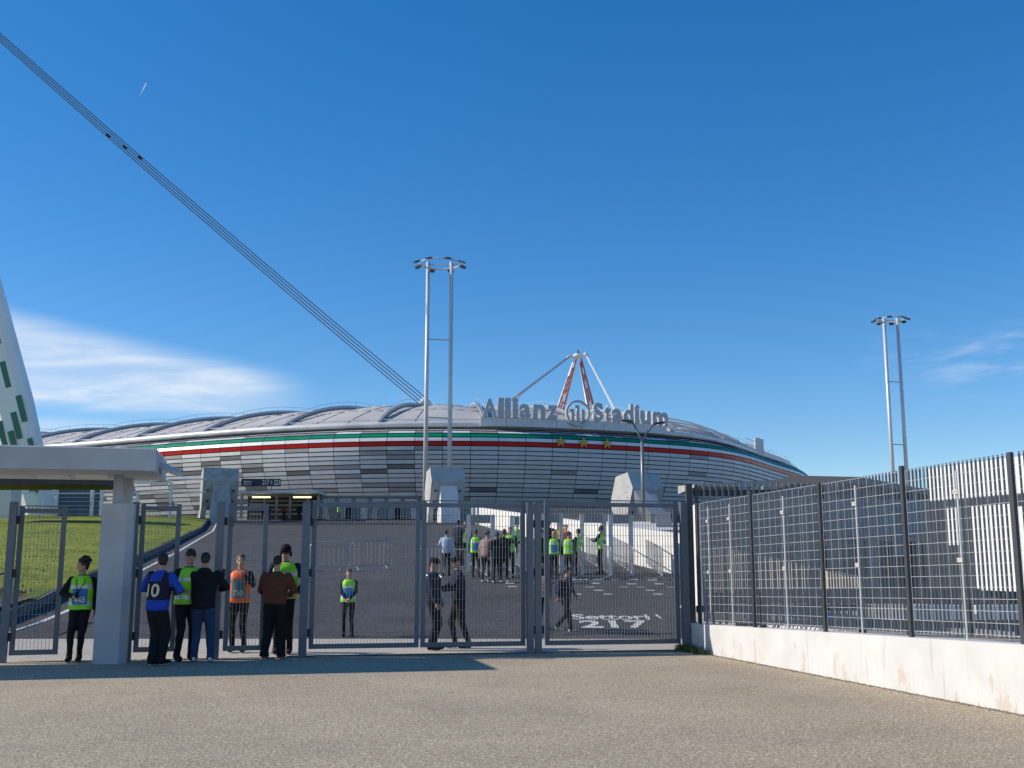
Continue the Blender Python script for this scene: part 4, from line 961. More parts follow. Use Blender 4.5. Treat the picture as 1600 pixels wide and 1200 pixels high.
# walk-through checkpoint frames
def portal(xl, xr, ytop, yb, label):
    a = gpt(xl, yb); b = Vector((a.x + (xr - xl) / F * a.y * 1.01, a.y + .2, a.z)); h = at(xl, ytop, a.y).z - a.z
    r = empty('checkpoint_frame', a, label, 'checkpoint frame', 'walk-through checkpoint frames')
    for p in (a, b):
        MB().box(p.x - .075, p.y - .10, p.z, p.x + .075, p.y + .10, p.z + h).build('side_panel', mat('shaded_white_panel', (.62,.64,.66), .5, 0, .1, 3), r)  # white panels; the slight grey of shadow is put into their colour
    MB().box(a.x + .09, a.y - .2, a.z + h - .32, b.x - .09, a.y + .2, a.z + h - .02).build('header', M_BARGREY, r)
for i, q in enumerate([(732, 769, 804, 893), (800, 815, 806, 898), (848, 877, 803, 896), (910, 944, 803, 897), (955, 987, 804, 900)]):
    portal(*q, ['leftmost white checkpoint frame', 'second checkpoint frame from the left, half behind the gate', 'checkpoint frame behind the paired gate posts', 'checkpoint frame beside the lone vest-wearing steward', 'rightmost checkpoint frame against the white wall'][i])
tb = empty('search_table', gpt(735, 888), 'small white table at the checkpoint', 'table'); q = gpt(735, 888)
MB().box(q.x - .75, q.y - .3, q.z + .72, q.x + .55, q.y + .3, q.z + .76).build('tabletop', M_WHITE, tb)
for dx, dy in ((-.7, -.25), (.5, -.25), (-.7, .25), (.5, .25)): MB().box(q.x + dx - .02, q.y + dy - .02, q.z, q.x + dx + .02, q.y + dy + .02, q.z + .72).build('leg', M_BARR, tb)
# sloping handrail at the bank's foot, left
hr_ = empty('bank_railing', (-12.9, 26.2, .5), 'dark steel railing climbing beside the brown ground cover, seen through the left gates', 'railing')
hp = [(-17.5, 25.6), (-13.1, 25.8), (-12.95, 28.2)]
pt = [Vector((x, y, prof(y) + 1.3)) for x, y in hp]
pt[0].z = .95
MB().tube(pt, .025, 6).build('top_rail', M_ANTHR, hr_); MB().tube([p - Vector((0, 0, .8)) for p in pt], .02, 6).build('bottom_rail', M_GALV, hr_)
mb = MB()
for a, b in zip(pt, pt[1:]):
    n = int((b - a).length / .13)
    for i in range(n): p = a.lerp(b, i / n); mb.tube([p, p - Vector((0, 0, .8))], .008, 4)
mb.build('balusters', M_BARGREY, hr_, kind='stuff')
for p in pt: MB().tube([p, p - Vector((0, 0, 1.5))], .03, 6).build('post', M_GALV, hr_)
# painted sector writing and dashes on the ramp
def flat_text(t, x0, y0, x1, y1, name, off=.02):
    A = gpt(x0, y1); B = gpt(x1, y1); T = gpt(x0, y0); vs, fs, (a0, b0, a1, b1) = text_mesh(t, 0, off)
    mb = MB()
    mb.add([(A.x + (v.x - a0) / (a1 - a0) * (B.x - A.x), A.y + (v.y - b0) / (b1 - b0) * (T.y - A.y), 0) for v in vs], fs)
    mb.v = [(x, y, prof(y) + .012) for x, y, z in mb.v]
    return struct(mb.build(name, M_ROADW))
flat_text('Settori', 895, 960.5, 1018, 969, 'painted_word', .03); flat_text('217', 908, 970, 1019, 982, 'painted_number', .03)
flat_text('`', 1028, 961, 1036, 968, 'painted_mark', .04)
dm = MB()
for i, (x, y) in enumerate([(902, 929), (950, 929), (1029, 929), (936, 923), (1016, 923), (922, 918), (1002, 918), (988, 913), (895, 906), (912, 906), (935, 906), (962, 906), (990, 906), (1020, 907), (1048, 918), (796, 912), (800, 917), (930, 912), (1030, 913), (975, 918), (878, 917)]):
    a, b = gpt(x - 7, y + .6), gpt(x + 7, y + .6); c = gpt(x, y - .6).y
    dm.add([(a.x, a.y, prof(a.y) + .012), (b.x, a.y, prof(a.y) + .012), (b.x, c, prof(c) + .012), (a.x, c, prof(c) + .012)], [(0, 1, 2, 3)])
struct(dm.build('painted_dashes', M_ROADW))
# ================================================================== PEOPLE
M_SKIN = mat('skin', (0.46, 0.27, 0.19), 0.55, 0, .06, 10); M_SKIN2 = mat('tan_skin', (0.33, 0.18, 0.12), 0.55, 0, .06, 10)
M_HAIRD = mat('dark_hair', (0.018, 0.014, 0.012), 0.6, 0, .3, 30); M_HAIRB = mat('brown_hair', (0.09, 0.05, 0.03), 0.6, 0, .3, 30); M_HAIRL = mat('fair_hair', (0.35, 0.24, 0.12), 0.6, 0, .3, 30)
def cloth(name, col, var=.18): return mat(name, col, .85, 0, var, 7, .25, 30, spec=.2)
K_BLACK = cloth('black_cloth', (.014, .014, .016)); K_NAVY = cloth('navy_cloth', (.018, .022, .045)); K_DENIM = cloth('blue_denim', (.03, .06, .13)); K_BLUE = cloth('royal_blue_cloth', (.02, .07, .42))
K_BROWN = cloth('brown_cloth', (.13, .045, .025)); K_GREEN = mat('hi_vis_green', (.30, .80, .03), .6, 0, .08, 8, .2, 25, emis=None); K_ORANGE = mat('hi_vis_orange', (.90, .13, .02), .6, 0, .08, 8, .2, 25); K_YEL = mat('hi_vis_yellow', (.80, .72, .05), .6, 0, .08, 8, .2, 25)
K_REFL = mat('reflective_tape', (.62, .64, .62), .35, .2, .05, 10); K_WHITE = cloth('white_cloth', (.68, .69, .72)); K_GREY = cloth('grey_cloth', (.16, .16, .17)); K_PINK = cloth('dusty_pink_cloth', (.33, .23, .21)); K_LBLUE = cloth('pale_blue_cloth', (.42, .5, .62))
K_PATCH = mat('blue_patch', (.03, .20, .46), .6, 0, .05); K_TEAL = mat('teal_patch', (.05, .17, .2), .6, 0, .05); K_SHOEW = mat('white_sneaker', (.72, .72, .70), .6, 0, .08); K_TAN = mat('tan_boot', (.28, .16, .08), .7, 0, .1); K_SOLE = mat('shoe_sole', (.6, .58, .53), .7, 0, .1); K_GOLD = mat('cream_print', (.72, .62, .38), .6, 0, .05)
def remesh(mb, vox, it=3):
    me = bpy.data.meshes.new('r'); me.from_pydata(mb.v, [], mb.f); me.update()
    ob = bpy.data.objects.new('r', me); C.objects.link(ob)
    m = ob.modifiers.new('r', 'REMESH'); m.mode = 'VOXEL'; m.voxel_size = vox
    s = ob.modifiers.new('s', 'SMOOTH'); s.factor = .5; s.iterations = it
    dg = bpy.context.evaluated_depsgraph_get(); dg.update()
    o = bpy.data.meshes.new_from_object(ob.evaluated_get(dg)); bpy.data.objects.remove(ob); bpy.data.meshes.remove(me)
    return o
def caps(mb, p, q, r0, r1, n=10):
    p = Vector(p); q = Vector(q); mb.tube([p, q], [r0, r1], n); mb.ell(p, r0, n, 6); mb.ell(q, r1, n, 6)
def loft(mb, secs, n=18):
    k = len(mb.v)
    for (cx, cy, z, rx, ry) in secs:
        for j in range(n):
            a = 2 * math.pi * j / n; ca, sa = math.cos(a), math.sin(a)
            mb.v.append((cx + rx * math.copysign(abs(ca) ** .85, ca), cy + ry * math.copysign(abs(sa) ** .85, sa), z))
    for i in range(len(secs) - 1):
        for j in range(n): mb.f.append((k + i * n + j, k + i * n + (j + 1) % n, k + (i + 1) * n + (j + 1) % n, k + (i + 1) * n + j)); mb.m.append(0)
    mb.f.append(tuple(k + j for j in reversed(range(n)))); mb.f.append(tuple(k + (len(secs) - 1) * n + j for j in range(n))); mb.m += [0, 0]
def ik(s, w, l1, l2, pole):
    s = Vector(s); w = Vector(w); d = w - s; L_ = min(d.length, (l1 + l2) * .995); dn = d.normalized(); w = s + dn * L_
    a = (l1 * l1 - l2 * l2 + L_ * L_) / (2 * L_); h = math.sqrt(max(0, l1 * l1 - a * a)); pv = Vector(pole); pv = (pv - dn * pv.dot(dn)).normalized()
    return s + dn * a + pv * h, w
def person(label, px, py, h=None, ptop=None, yaw=0, top=K_BLACK, bottom=K_BLACK, shoes=K_BLACK, sole=None, hair='short', hairm=M_HAIRD, skin=M_SKIN, vest=None, armL=None, armR=None, poleL=(.6, .6, -.4), poleR=(-.6, .6, -.4),
           feet=((.11, 0, 0), (-.11, 0, 0)), lean=0.0, hyaw=0, hpitch=0, legw=1.0, jl=.86, far=False, patch=None, back=None, group=None, extra=None, pos=None, stripes=None, bulk=1.0):
    P = Vector(pos) if pos else gpt(px, py)
    if h is None: h = at(px, ptop, P.y).z - P.z
    k = h / 1.78; vox = .03 if far else .017
    root = empty('person', P, label, 'person', group); root.rotation_euler.z = R(yaw); tr = R(yaw); ct, st_ = math.cos(tr), math.sin(tr)
    def fin(me, name, mats, parent=root, zmat=None):
        me.name = name
        me.materials.clear()
        for x in (mats if isinstance(mats, (list, tuple)) else [mats]): me.materials.append(x)
        if zmat: me.polygons.foreach_set('material_index', [zmat(p.center) for p in me.polygons])
        me.transform(Matrix.Scale(k, 4)); me.polygons.foreach_set('use_smooth', [True] * len(me.polygons)); me.update()
        o = bpy.data.objects.new(name, me); C.objects.link(o); o.parent = parent; return o
    def raw(mb, name, mats, parent=root, smooth=True):
        me = bpy.data.meshes.new(name); me.from_pydata(mb.v, [], mb.f)
        ml = mats if isinstance(mats, (list, tuple)) else [mats]
        for x in ml: me.materials.append(x)
        if len(ml) > 1: me.polygons.foreach_set('material_index', mb.m)
        me.transform(Matrix.Scale(k, 4))
        if smooth: me.polygons.foreach_set('use_smooth', [True] * len(me.polygons))
        me.update(); o = bpy.data.objects.new(name, me); C.objects.link(o); o.parent = parent; return o
    ly = lambda z: -lean * max(0, z - .95)
    def rumple(me, amp, f=9):
        for v in me.vertices:
            n = noise.noise_vector(Vector(v.co) * f + Vector((px * .1, 0, 0))); v.co += n * amp + Vector((0, 0, 0))
    ft = [Vector(f) for f in feet]; kn = []
    for i, f in enumerate(ft):
        hip = Vector((.088 * (1 if i == 0 else -1), 0, .93)); an = Vector((f.x, f.y + .02, .09 + f.z)); kk, an2 = ik(hip, an, .44, .425, (0, -1, 0)); kn.append((hip, kk, an2))
    sh = [Vector((.175 * bulk, ly(1.43), 1.425)), Vector((-.175 * bulk, ly(1.43), 1.425))]
    wr = [Vector(armL) if armL else Vector((.26, -.03 + ly(1.0), .87)), Vector(armR) if armR else Vector((-.26, -.03 + ly(1.0), .87))]
    el_ = []; w2 = []
    for i in range(2):
        e, w = ik(sh[i], wr[i], .285, .255, poleL if i == 0 else poleR); el_.append(e); w2.append(w)
    # body: one continuous surface
    b = MB(); hc = Vector((0, ly(1.62) - .012, 1.655))
    Rm = Matrix.Rotation(R(hyaw), 3, 'Z') @ Matrix.Rotation(R(hpitch), 3, 'X')
    def headv(mb, fn):
        s_ = MB(); fn(s_); mb.add([hc + Rm @ Vector(v) for v in s_.v], s_.f)
    def hd(s_):
        s_.ell((0, .008, .015), (.074, .094, .103), 16, 12); s_.ell((0, -.022, -.055), (.055, .066, .062), 14, 10); s_.ell((0, -.03, -.095), (.03, .035, .022), 10, 6)
        s_.ell((0, -.092, -.012), (.014, .02, .03), 8, 6); s_.ell((0, -.101, -.026), (.018, .014, .013), 8, 6); s_.ell((.075, .01, -.005), (.013, .024, .034), 8, 6); s_.ell((-.075, .01, -.005), (.013, .024, .034), 8, 6)
        s_.ell((0, -.078, -.062), (.026, .016, .012), 8, 6); s_.ell((0, -.07, .035), (.05, .025, .016), 10, 6)
    headv(b, hd); caps(b, (0, ly(1.45) + .01, 1.44), hc + Vector((0, .02, -.05)), .058, .054)
    loft(b, [(0, 0, .9, .13, .085), (0, 0, 1.05, .12, .08), (0, ly(1.25), 1.25, .15, .09), (0, ly(1.4), 1.40, .15, .08), (0, ly(1.46), 1.46, .07, .06)])
    for i in range(2):
        caps(b, sh[i], el_[i], .042, .036, 8); caps(b, el_[i], w2[i], .036, .026, 8)
        d = (w2[i] - el_[i]).normalized(); pm = w2[i] + d * .045; caps(b, w2[i], pm, .027, .034, 8)
        hip, kk, an = kn[i]; caps(b, hip, kk, .07, .05, 8); caps(b, kk, an, .05, .035, 8); caps(b, an, an + Vector((0, -.09, -.05)), .035, .03, 8)
        # fingers and thumbs
    fg = MB()
    for i in range(2):
        d = (w2[i] - el_[i]).normalized(); side = d.cross(Vector((0, 0, 1)));
        if side.length < .2: side = Vector((0, 1, 0))
        side.normalize(); pn_ = side.cross(d).normalized(); base = w2[i] + d * .06
        if abs(d.z) > .7: side = Vector((0, 1, 0)) - d * d.y; side.normalize(); pn_ = Vector((-1 if i == 0 else 1, 0, 0))
        else: pn_ = -pn_ if pn_.z > 0 else pn_
        for j, L_ in enumerate((.066, .074, .07, .054)):
            o = base + side * (-.026 + .0175 * j); a = o + d * L_ * .5 + pn_ * .006; c = a + (d * .7 + pn_ * .6).normalized() * L_ * .5; fg.tube([o - d * .015, a, c], [.0095, .009, .007], 6)
        o = w2[i] + d * .02 - side * .025; fg.tube([o, o - side * .028 + d * .03, o - side * .02 + d * .062 + pn_ * .012], [.012, .010, .008], 6)
    me = remesh(b, vox, 2); nv_ = len(me.vertices)
    me2 = bpy.data.meshes.new('body'); me2.from_pydata([tuple(v.co) for v in me.vertices] + fg.v, [], [tuple(p.vertices) for p in me.polygons] + [tuple(i + nv_ for i in f) for f in fg.f]); bpy.data.meshes.remove(me)
    body = fin(me2, 'body', skin)
    # trousers
    t = MB(); loft(t, [(0, 0, .86, .165 * legw ** .3, .112), (0, 0, .93, .17 * legw ** .3, .118), (0, 0, 1.0, .155, .108), (0, 0, 1.03, .15, .10)])
    for hip, kk, an in kn:
        caps(t, hip - Vector((0, 0, .026)), kk, .095 * legw ** .5, .066 * legw, 12); caps(t, kk, an + Vector((0, 0, .026)), .064 * legw, .05 * legw, 12)
        t.tube([an + Vector((0, 0, .03)), an + Vector((0, -.01, -.045))], [.052 * legw, .056 * legw], 12)
    me = remesh(t, vox, 2); rumple(me, .010 if not far else .006, 8); fin(me, 'trousers', bottom)
    # jacket
    j = MB(); B_ = bulk
    loft(j, [(0, 0, jl, .172 * B_, .122 * B_), (0, 0, .98, .168 * B_, .12 * B_), (0, ly(1.1), 1.1, .17 * B_, .122 * B_), (0, ly(1.25), 1.25, .186 * B_, .128 * B_), (0, ly(1.36), 1.36, .196 * B_, .122 * B_), (0, ly(1.43), 1.43, .17 * B_, .1), (0, ly(1.48), 1.475, .10, .08), (0, ly(1.5) + .005, 1.505, .066, .066)])
    for i in range(2): caps(j, sh[i] + Vector((0, 0, -.01)), el_[i], .066 * B_, .054 * B_, 12); caps(j, el_[i], w2[i] - (w2[i] - el_[i]).normalized() * .02, .053 * B_, .040 * B_, 12)
    if extra == 'hood': j.ell((0, ly(1.46) + .09, 1.47), (.12, .075, .06), 14, 8)
    me = remesh(j, vox, 2); rumple(me, .012 if not far else .007, 8)
    if isinstance(top, tuple): fin(me, 'top', list(top), zmat=lambda c: stripes(c))
    else: fin(me, 'jacket', top)
    # vest
    e_ = .026
    if vest:
        v = MB(); loft(v, [(0, 0, .90, .172 * B_ + e_ + .012, .122 * B_ + e_ + .01), (0, ly(1.1), 1.1, .17 * B_ + e_, .122 * B_ + e_), (0, ly(1.25), 1.25, .186 * B_ + e_ - .005, .128 * B_ + e_), (0, ly(1.36), 1.36, .180 * B_ + e_ - .005, .122 * B_ + e_), (0, ly(1.43), 1.435, .15 * B_ + e_, .10 + e_), (0, ly(1.48), 1.49, .105, .085)])
        me = remesh(v, vox, 2); rumple(me, .008 if not far else .004, 7)
        bands = (lambda c: 1 if (.985 < c.z < 1.04 or 1.27 < c.z < 1.325) else 0)
        fin(me, 'vest', [vest, K_REFL if vest is not K_ORANGE else mat('grey_tape', (.22, .21, .2), .5)], zmat=bands)
    def surf(x, z, bk, eps):
        ez = e_ if vest else 0; ry = .127 * B_ + ez + eps; rx = .185 * B_ + ez
        y = ry * math.sqrt(max(.05, 1 - (x / rx) ** 2)); return Vector((x, (y if bk else -y) + ly(z), z))
    def curved(w, z0, z1, bk, name, m, txt=None, tm=K_REFL, tz=None, tw=None, eps=.014):
        if m:
            g = MB(); n = 8
            for i in range(n + 1):
                x = -w / 2 + w * i / n; g.v += [tuple(surf(x, z0, bk, eps)), tuple(surf(x, z1, bk, eps))]
            for i in range(n): g.f.append((2 * i, 2 * i + 2, 2 * i + 3, 2 * i + 1) if not bk else (2 * i, 2 * i + 1, 2 * i + 3, 2 * i + 2)); g.m.append(0)
            pc_ = raw(g, name, m)
        else: pc_ = root
        if txt:
            vs, fs, (a0, b0, a1, b1) = text_mesh(txt, 0, .02); tw_ = tw or w * .7; zz = tz or (z0 + (z1 - z0) * .12, z0 + (z1 - z0) * .5); g = MB()
            g.add([surf((1 if not bk else -1) * (-tw_ / 2 + (v_.x - a0) / (a1 - a0) * tw_), zz[0] + (v_.y - b0) / (b1 - b0) * (zz[1] - zz[0]), bk, eps + .006) for v_ in vs], fs)
            raw(g, 'number', tm, pc_, smooth=False)
    if patch: curved(.25, .99, 1.26, patch[2], 'number_patch', patch[1], patch[0] or None)
    if back: curved(.2, 1.06, 1.30, True, 'number', None, back, K_GOLD, (1.08, 1.29), .24)
    # hair and headgear
    hm = MB()
    def hh(s_):
        if hair in ('short', 'curly', 'fringe', 'long', 'buzz'):
            q = .7 if hair == 'buzz' else 1
            s_.ell((0, .020, .036), (.078 + .006 * q, .094 + .004 * q, .088 + .008 * q), 14, 10); s_.ell((0, .055, -.01), (.07, .05, .07), 12, 8)
            if hair == 'fringe': s_.ell((0, -.055, .075), (.06, .045, .03), 10, 6)
            if hair == 'long': s_.ell((0, .06, -.06), (.075, .05, .11), 12, 8)
            if hair == 'curly':
                r_ = random.Random(4)
                for _ in range(34):
                    a = r_.uniform(0, 6.28); t_ = r_.uniform(0, 1.25); s_.ell((.10 * math.sin(t_) * math.cos(a), .03 + .10 * math.sin(t_) * math.sin(a), .055 + .10 * math.cos(t_)), .034, 7, 5)
        elif hair == 'cap':
            s_.ell((0, .012, .045), (.09, .105, .075), 14, 8); s_.ell((0, -.095, .055), (.07, .06, .012), 12, 6); s_.ell((0, .05, -.01), (.068, .05, .06), 12, 8); s_.ell((0, .012, .095), (.098, .11, .03), 14, 8)
        elif hair == 'beanie':
            s_.ell((0, .01, .05), (.093, .112, .09), 16, 10); s_.tube([(0, .01, .03), (0, .01, .062)], [.096, .098], 16); s_.ell((.085, .01, -.03), (.02, .035, .06)); s_.ell((-.085, .01, -.03), (.02, .035, .06))
    if hair != 'bald':
        headv(hm, hh); me = remesh(hm, .014 if not far else .024, 1); 
        if hair in ('curly',): rumple(me, .012, 40)
        if hair in ('short', 'fringe', 'long'): rumple(me, .010, 45)
        fin(me, 'cap' if hair == 'cap' else ('beanie' if hair == 'beanie' else 'hair'), hairm)
    if not far:
        ey = MB(); headv(ey, lambda s_: (s_.ell((.03, -.079, .012), (.013, .010, .007), 8, 5), s_.ell((-.03, -.079, .012), (.013, .010, .007), 8, 5))); raw(ey, 'eyes', K_BLACK, body)
        mo = MB(); headv(mo, lambda s_: s_.ell((0, -.092, -.060), (.024, .006, .005), 8, 5)); raw(mo, 'mouth', mat('lips', (.33, .12, .1), .5, 0, 0), body)
    # shoes
    for i, f in enumerate(ft):
        s_ = MB(); s_.ell((f.x, f.y - .085, .048), (.052, .13, .046), 14, 8); s_.ell((f.x, f.y + .03, .055), (.042, .06, .052), 12, 8); s_.ell((f.x, f.y - .0, .09), (.042, .05, .045), 12, 8)
        me = remesh(s_, vox * .8, 2)
        for v in me.vertices:
            v.co.z = max(v.co.z, .003)
            toe = max(0, -(v.co.y - f.y)) ; v.co.z += f.z * (1 - toe * 3 if f.z > .08 else 1)
        so = sole or K_SOLE
        fin(me, 'shoe', [shoes, so], zmat=lambda c: 1 if (sole is not None and c.z - f.z < .028) else 0)
    if extra == 'backpack':
        g = MB(); loft(g, [(0, .2, 1.02, .13, .07), (0, .215, 1.1, .155, .10), (0, .215, 1.3, .15, .095), (0, .19, 1.42, .10, .06)]); me = remesh(g, .02, 2); fin(me, 'backpack', K_NAVY)
        g = MB()
        for sx in (-1, 1): g.tube([(sx * .1, .13, 1.40), (sx * .12, .03, 1.50), (sx * .12, -.13, 1.36), (sx * .14, -.15, 1.2), (sx * .15, .1, 1.08)], .018, 6)
        raw(g, 'strap', mat('dull_strap', (.35, .2, .18), .7, 0, 0))
    if extra == 'sunglasses' or extra == 'glasses':
        g = MB(); headv(g, lambda s_: (s_.ell((.032, -.092, .012), (.028, .008, .019), 10, 6), s_.ell((-.032, -.092, .012), (.028, .008, .019), 10, 6), s_.tube([(-.08, 0, .016), (-.075, -.08, .018), (.075, -.08, .018), (.08, 0, .016)], .004, 5)))
        raw(g, 'sunglasses', mat('dark_lens', (.01, .01, .012), .1, 0, 0))
    if extra == 'phone':
        p = w2[0] + (w2[0] - el_[0]).normalized() * .10 + Vector((0, 0, .03)); g = MB(); g.beam(p + Vector((0, 0, -.02)), p + Vector((0, -.05, .10)), .07, .010, up=(0, 1, 0)); raw(g, 'phone', K_BLACK, smooth=False)
    if extra == 'lanyard' or extra == 'radio':
        g = MB(); g.tube([(.06, ly(1.48) - .05, 1.50), (.075, -.155, 1.38), (-.03, -.19, 1.2)], .007, 5); g.tube([(-.06, ly(1.48) - .05, 1.50), (-.07, -.155, 1.38), (-.04, -.19, 1.2)], .007, 5); raw(g, 'lanyard', K_BLACK)
        g = MB(); p = w2[1] + (w2[1] - el_[1]).normalized() * .09; g.beam(p, p + Vector((0, 0, .10)), .05, .03, up=(0, 1, 0)); raw(g, 'radio', K_BLACK, smooth=False)
    return root
def jersey(c):      # dark shoulders and middle, blue hem and upper back
    if abs(c.x) > .215: return 0
    if c.z < 1.03 or (c.z > 1.33 and abs(c.x) < .12): return 0
    return 1
GP = 'people at the gates'
person('steward with curly dark hair in green vest number 443, leaning by the pale pillar', 120, 1035, ptop=873, yaw=12, vest=K_GREEN, hair='curly', hyaw=-75, armR=(-.10, -.21, 1.13), poleR=(-1, .3, -.5), armL=(.24, .04, .86),
       feet=((.02, .05, 0), (-.13, -.03, 0)), patch=('443', K_PATCH, False), extra='radio', shoes=K_BLACK, sole=K_SOLE, top=K_BLACK, group=GP)
person('person in a blue and black number 10 jersey seen from behind', 241, 1040, ptop=864, yaw=158, top=(K_BLUE, K_NAVY), stripes=jersey, back='10', bottom=K_BLACK, legw=1.3, shoes=K_BLACK, sole=K_SHOEW, hair='short', hyaw=35, armL=(.20, -.26, 1.16), armR=(-.14, -.26, 1.14), poleL=(1, .2, -.7), poleR=(-1, .2, -.7),
       feet=((-.0, .06, 0), (-.12, -.04, 0)), lean=.1, group=GP, bulk=1.16)
person('steward in green vest half hidden behind the person in the black jacket', 287, 1033, ptop=858, yaw=35, vest=K_GREEN, top=K_BLACK, hair='fringe', hairm=M_HAIRD, hpitch=28, hyaw=10, armL=(.14, -.2, 1.2), armR=(-.14, -.26, 1.12), legw=1.1, lean=.12, group=GP)
person('person in black jacket and blue jeans seen from behind, wearing white trainers', 313, 1034, ptop=863, yaw=190, top=K_BLACK, bottom=K_DENIM, legw=1.2, shoes=K_SHOEW, sole=mat('gum_sole', (.3, .2, .12), .7, 0, 0), hair='buzz', hpitch=18, armL=(.17, -.36, 1.14), armR=(-.22, -.34, 1.16), poleL=(.8, .2, -.7), poleR=(-.8, .2, -.7),
       feet=((.10, 0, 0), (-.16, .04, 0)), bulk=1.16, lean=.1, extra='hood', group=GP)
person('steward in orange vest standing behind the ajar gate leaf', 371, 1019, ptop=866, yaw=0, vest=K_ORANGE, top=K_BLACK, hair='short', hairm=M_HAIRB, armL=(.10, -.18, 1.40), poleL=(1, 0, -1), armR=(-.24, -.04, .88), patch=('750', K_TEAL, False), hyaw=12, group=GP)
person('person in rust-brown jacket and wide black trousers seen from behind', 426, 1030, ptop=868, yaw=176, top=K_BROWN, bottom=K_BLACK, legw=1.5, shoes=K_TAN, sole=mat('boot_sole', (.25, .17, .1), .8, 0, 0), hair='buzz', hpitch=30, armL=(.16, -.34, 1.08), armR=(-.16, -.34, 1.08), poleL=(.8, .3, -.7), poleR=(-.8, .3, -.7), bulk=1.2, jl=.94, lean=.12,
       feet=((.15, 0, 0), (-.15, 0, 0)), group=GP)
person('tall steward in black beanie, sunglasses and green vest facing the person in brown', 441, 1022, ptop=851, yaw=8, vest=K_GREEN, top=K_NAVY, bottom=K_BLACK, hair='beanie', hairm=K_BLACK, hpitch=16, hyaw=-12, extra='sunglasses', bulk=1.12, armL=(.22, -.14, 1.0), armR=(-.2, -.3, 1.1), poleL=(1, .3, -.3), group=GP)
person('small steward standing alone on the ramp in yellow-green vest with clasped hands', 543, 995, ptop=888, yaw=4, vest=K_GREEN, top=K_NAVY, hair='fringe', hairm=M_HAIRB, armL=(.04, -.22, 1.0), armR=(-.04, -.22, .98), poleL=(1, .3, -.2), poleR=(-1, .3, -.2), patch=('', K_PATCH, False), legw=.9)
person('dark uniformed officer in a cap facing right behind the middle gate', 676, 1016, ptop=871, yaw=78, top=K_NAVY, bottom=K_BLACK, hair='cap', hairm=K_BLACK, hpitch=14, armL=(.2, -.1, .92), armR=(-.2, -.12, .9), legw=1.15, bulk=1.1, group='officers at the middle gate')
person('dark uniformed officer holding a phone out, facing left behind the middle gate', 716, 1013, ptop=868, yaw=-72, top=K_NAVY, bottom=K_BLACK, hair='cap', hairm=K_BLACK, hpitch=20, armR=(-.1, -.36, 1.14), armL=(.08, -.34, 1.12), feet=((.10, .16, 0), (-.1, -.06, 0)), legw=1.1, bulk=1.08, lean=.05, extra='phone', group='officers at the middle gate')
person('walking person with a dark backpack beside the paired posts', 884, 989, ptop=885, yaw=118, top=K_NAVY, bottom=K_BLACK, hair='short', shoes=K_SHOEW, sole=K_SHOEW, feet=((.08, -.22, 0), (-.08, .30, .10)), extra='backpack', armL=(.2, .12, .92), armR=(-.2, -.22, .98), legw=1.15, lean=.1)
person('bald person in a striped grey top glimpsed right of the paired posts', 848, 984, ptop=880, yaw=150, top=(K_GREY, K_PINK), stripes=lambda c: int(c.z * 22) % 2, hair='bald', skin=M_SKIN2)
GC_ = 'people at the checkpoint up the ramp'
FAR = [
 ('person in white patterned shirt left of the search table', 697, 900, 1.66, 170, dict(top=K_LBLUE, armL=(.2, -.2, 1.05))),
 ('broad person in dark coat at the search table', 716, 884, 1.85, 150, dict(top=K_NAVY, bulk=1.15, armL=(.2, -.3, 1.05), armR=(-.2, -.3, 1.05))),
 ('person with yellow vest beside the first checkpoint frame', 727, 884, 1.82, -20, dict(top=K_BLACK, vest=K_YEL)),
 ('steward in green vest with back patch inside the first checkpoint frame', 743, 902, 1.68, 175, dict(top=K_BLACK, vest=K_GREEN, patch=('', K_PATCH, True))),
 ('person in dusty pink jacket bending forward between checkpoint frames', 759, 910, 1.74, 160, dict(top=K_PINK, lean=.18, shoes=K_SHOEW)),
 ('person in black with a light collar waiting at the checkpoint', 776, 911, 1.68, 185, dict(top=K_BLACK, shoes=K_SHOEW)),
 ('heavily built person in black with white shoes at the checkpoint', 788, 911, 1.78, 180, dict(top=K_BLACK, shoes=K_SHOEW, bulk=1.15, armL=(.5, -.1, 1.35), armR=(-.5, -.1, 1.35))),
 ('steward in green vest reaching over the waiting people', 797, 904, 1.78, -10, dict(top=K_BLACK, vest=K_GREEN, hairm=M_HAIRB, armR=(-.2, -.35, 1.3))),
 ('steward in green vest behind the second checkpoint frame', 808, 884, 1.76, 30, dict(top=K_NAVY, vest=K_GREEN)),
 ('steward in green vest glimpsed between post and gate leaf', 846, 903, 1.70, 95, dict(top=K_BLACK, vest=K_GREEN)),
 ('tall dark person behind the group of green vests', 858, 886, 1.86, 170, dict(top=K_BLACK)),
 ('fair-haired steward in yellow-green vest with blue back patch', 866, 905, 1.66, 178, dict(top=K_BLACK, vest=K_GREEN, hair='long', hairm=M_HAIRL, patch=('', K_PATCH, True))),
 ('person in bright yellow top raising an arm', 873, 886, 1.80, -10, dict(top=K_YEL, armL=(.1, -.2, 1.62), hairm=M_HAIRB)),
 ('person with orange jacket behind the green vests', 885, 888, 1.72, 20, dict(top=K_ORANGE, hairm=M_HAIRB)),
 ('steward in green vest third from the right at the checkpoint', 889, 904, 1.64, 165, dict(top=K_BLACK, vest=K_GREEN)),
 ('steward in green vest second from the right at the checkpoint', 904, 901, 1.70, -130, dict(top=K_BLACK, vest=K_GREEN)),
 ('steward in green vest standing apart at the right with arms forward', 940, 897, 1.76, -120, dict(top=K_BLACK, vest=K_GREEN, patch=('', K_PATCH, True), armL=(.1, -.35, 1.25), armR=(-.1, -.35, 1.3))),
]
for lb, px, py, h, yw, kw_ in FAR: person(lb, px, py, h=h, yaw=yw, far=True, group=GC_, **kw_)
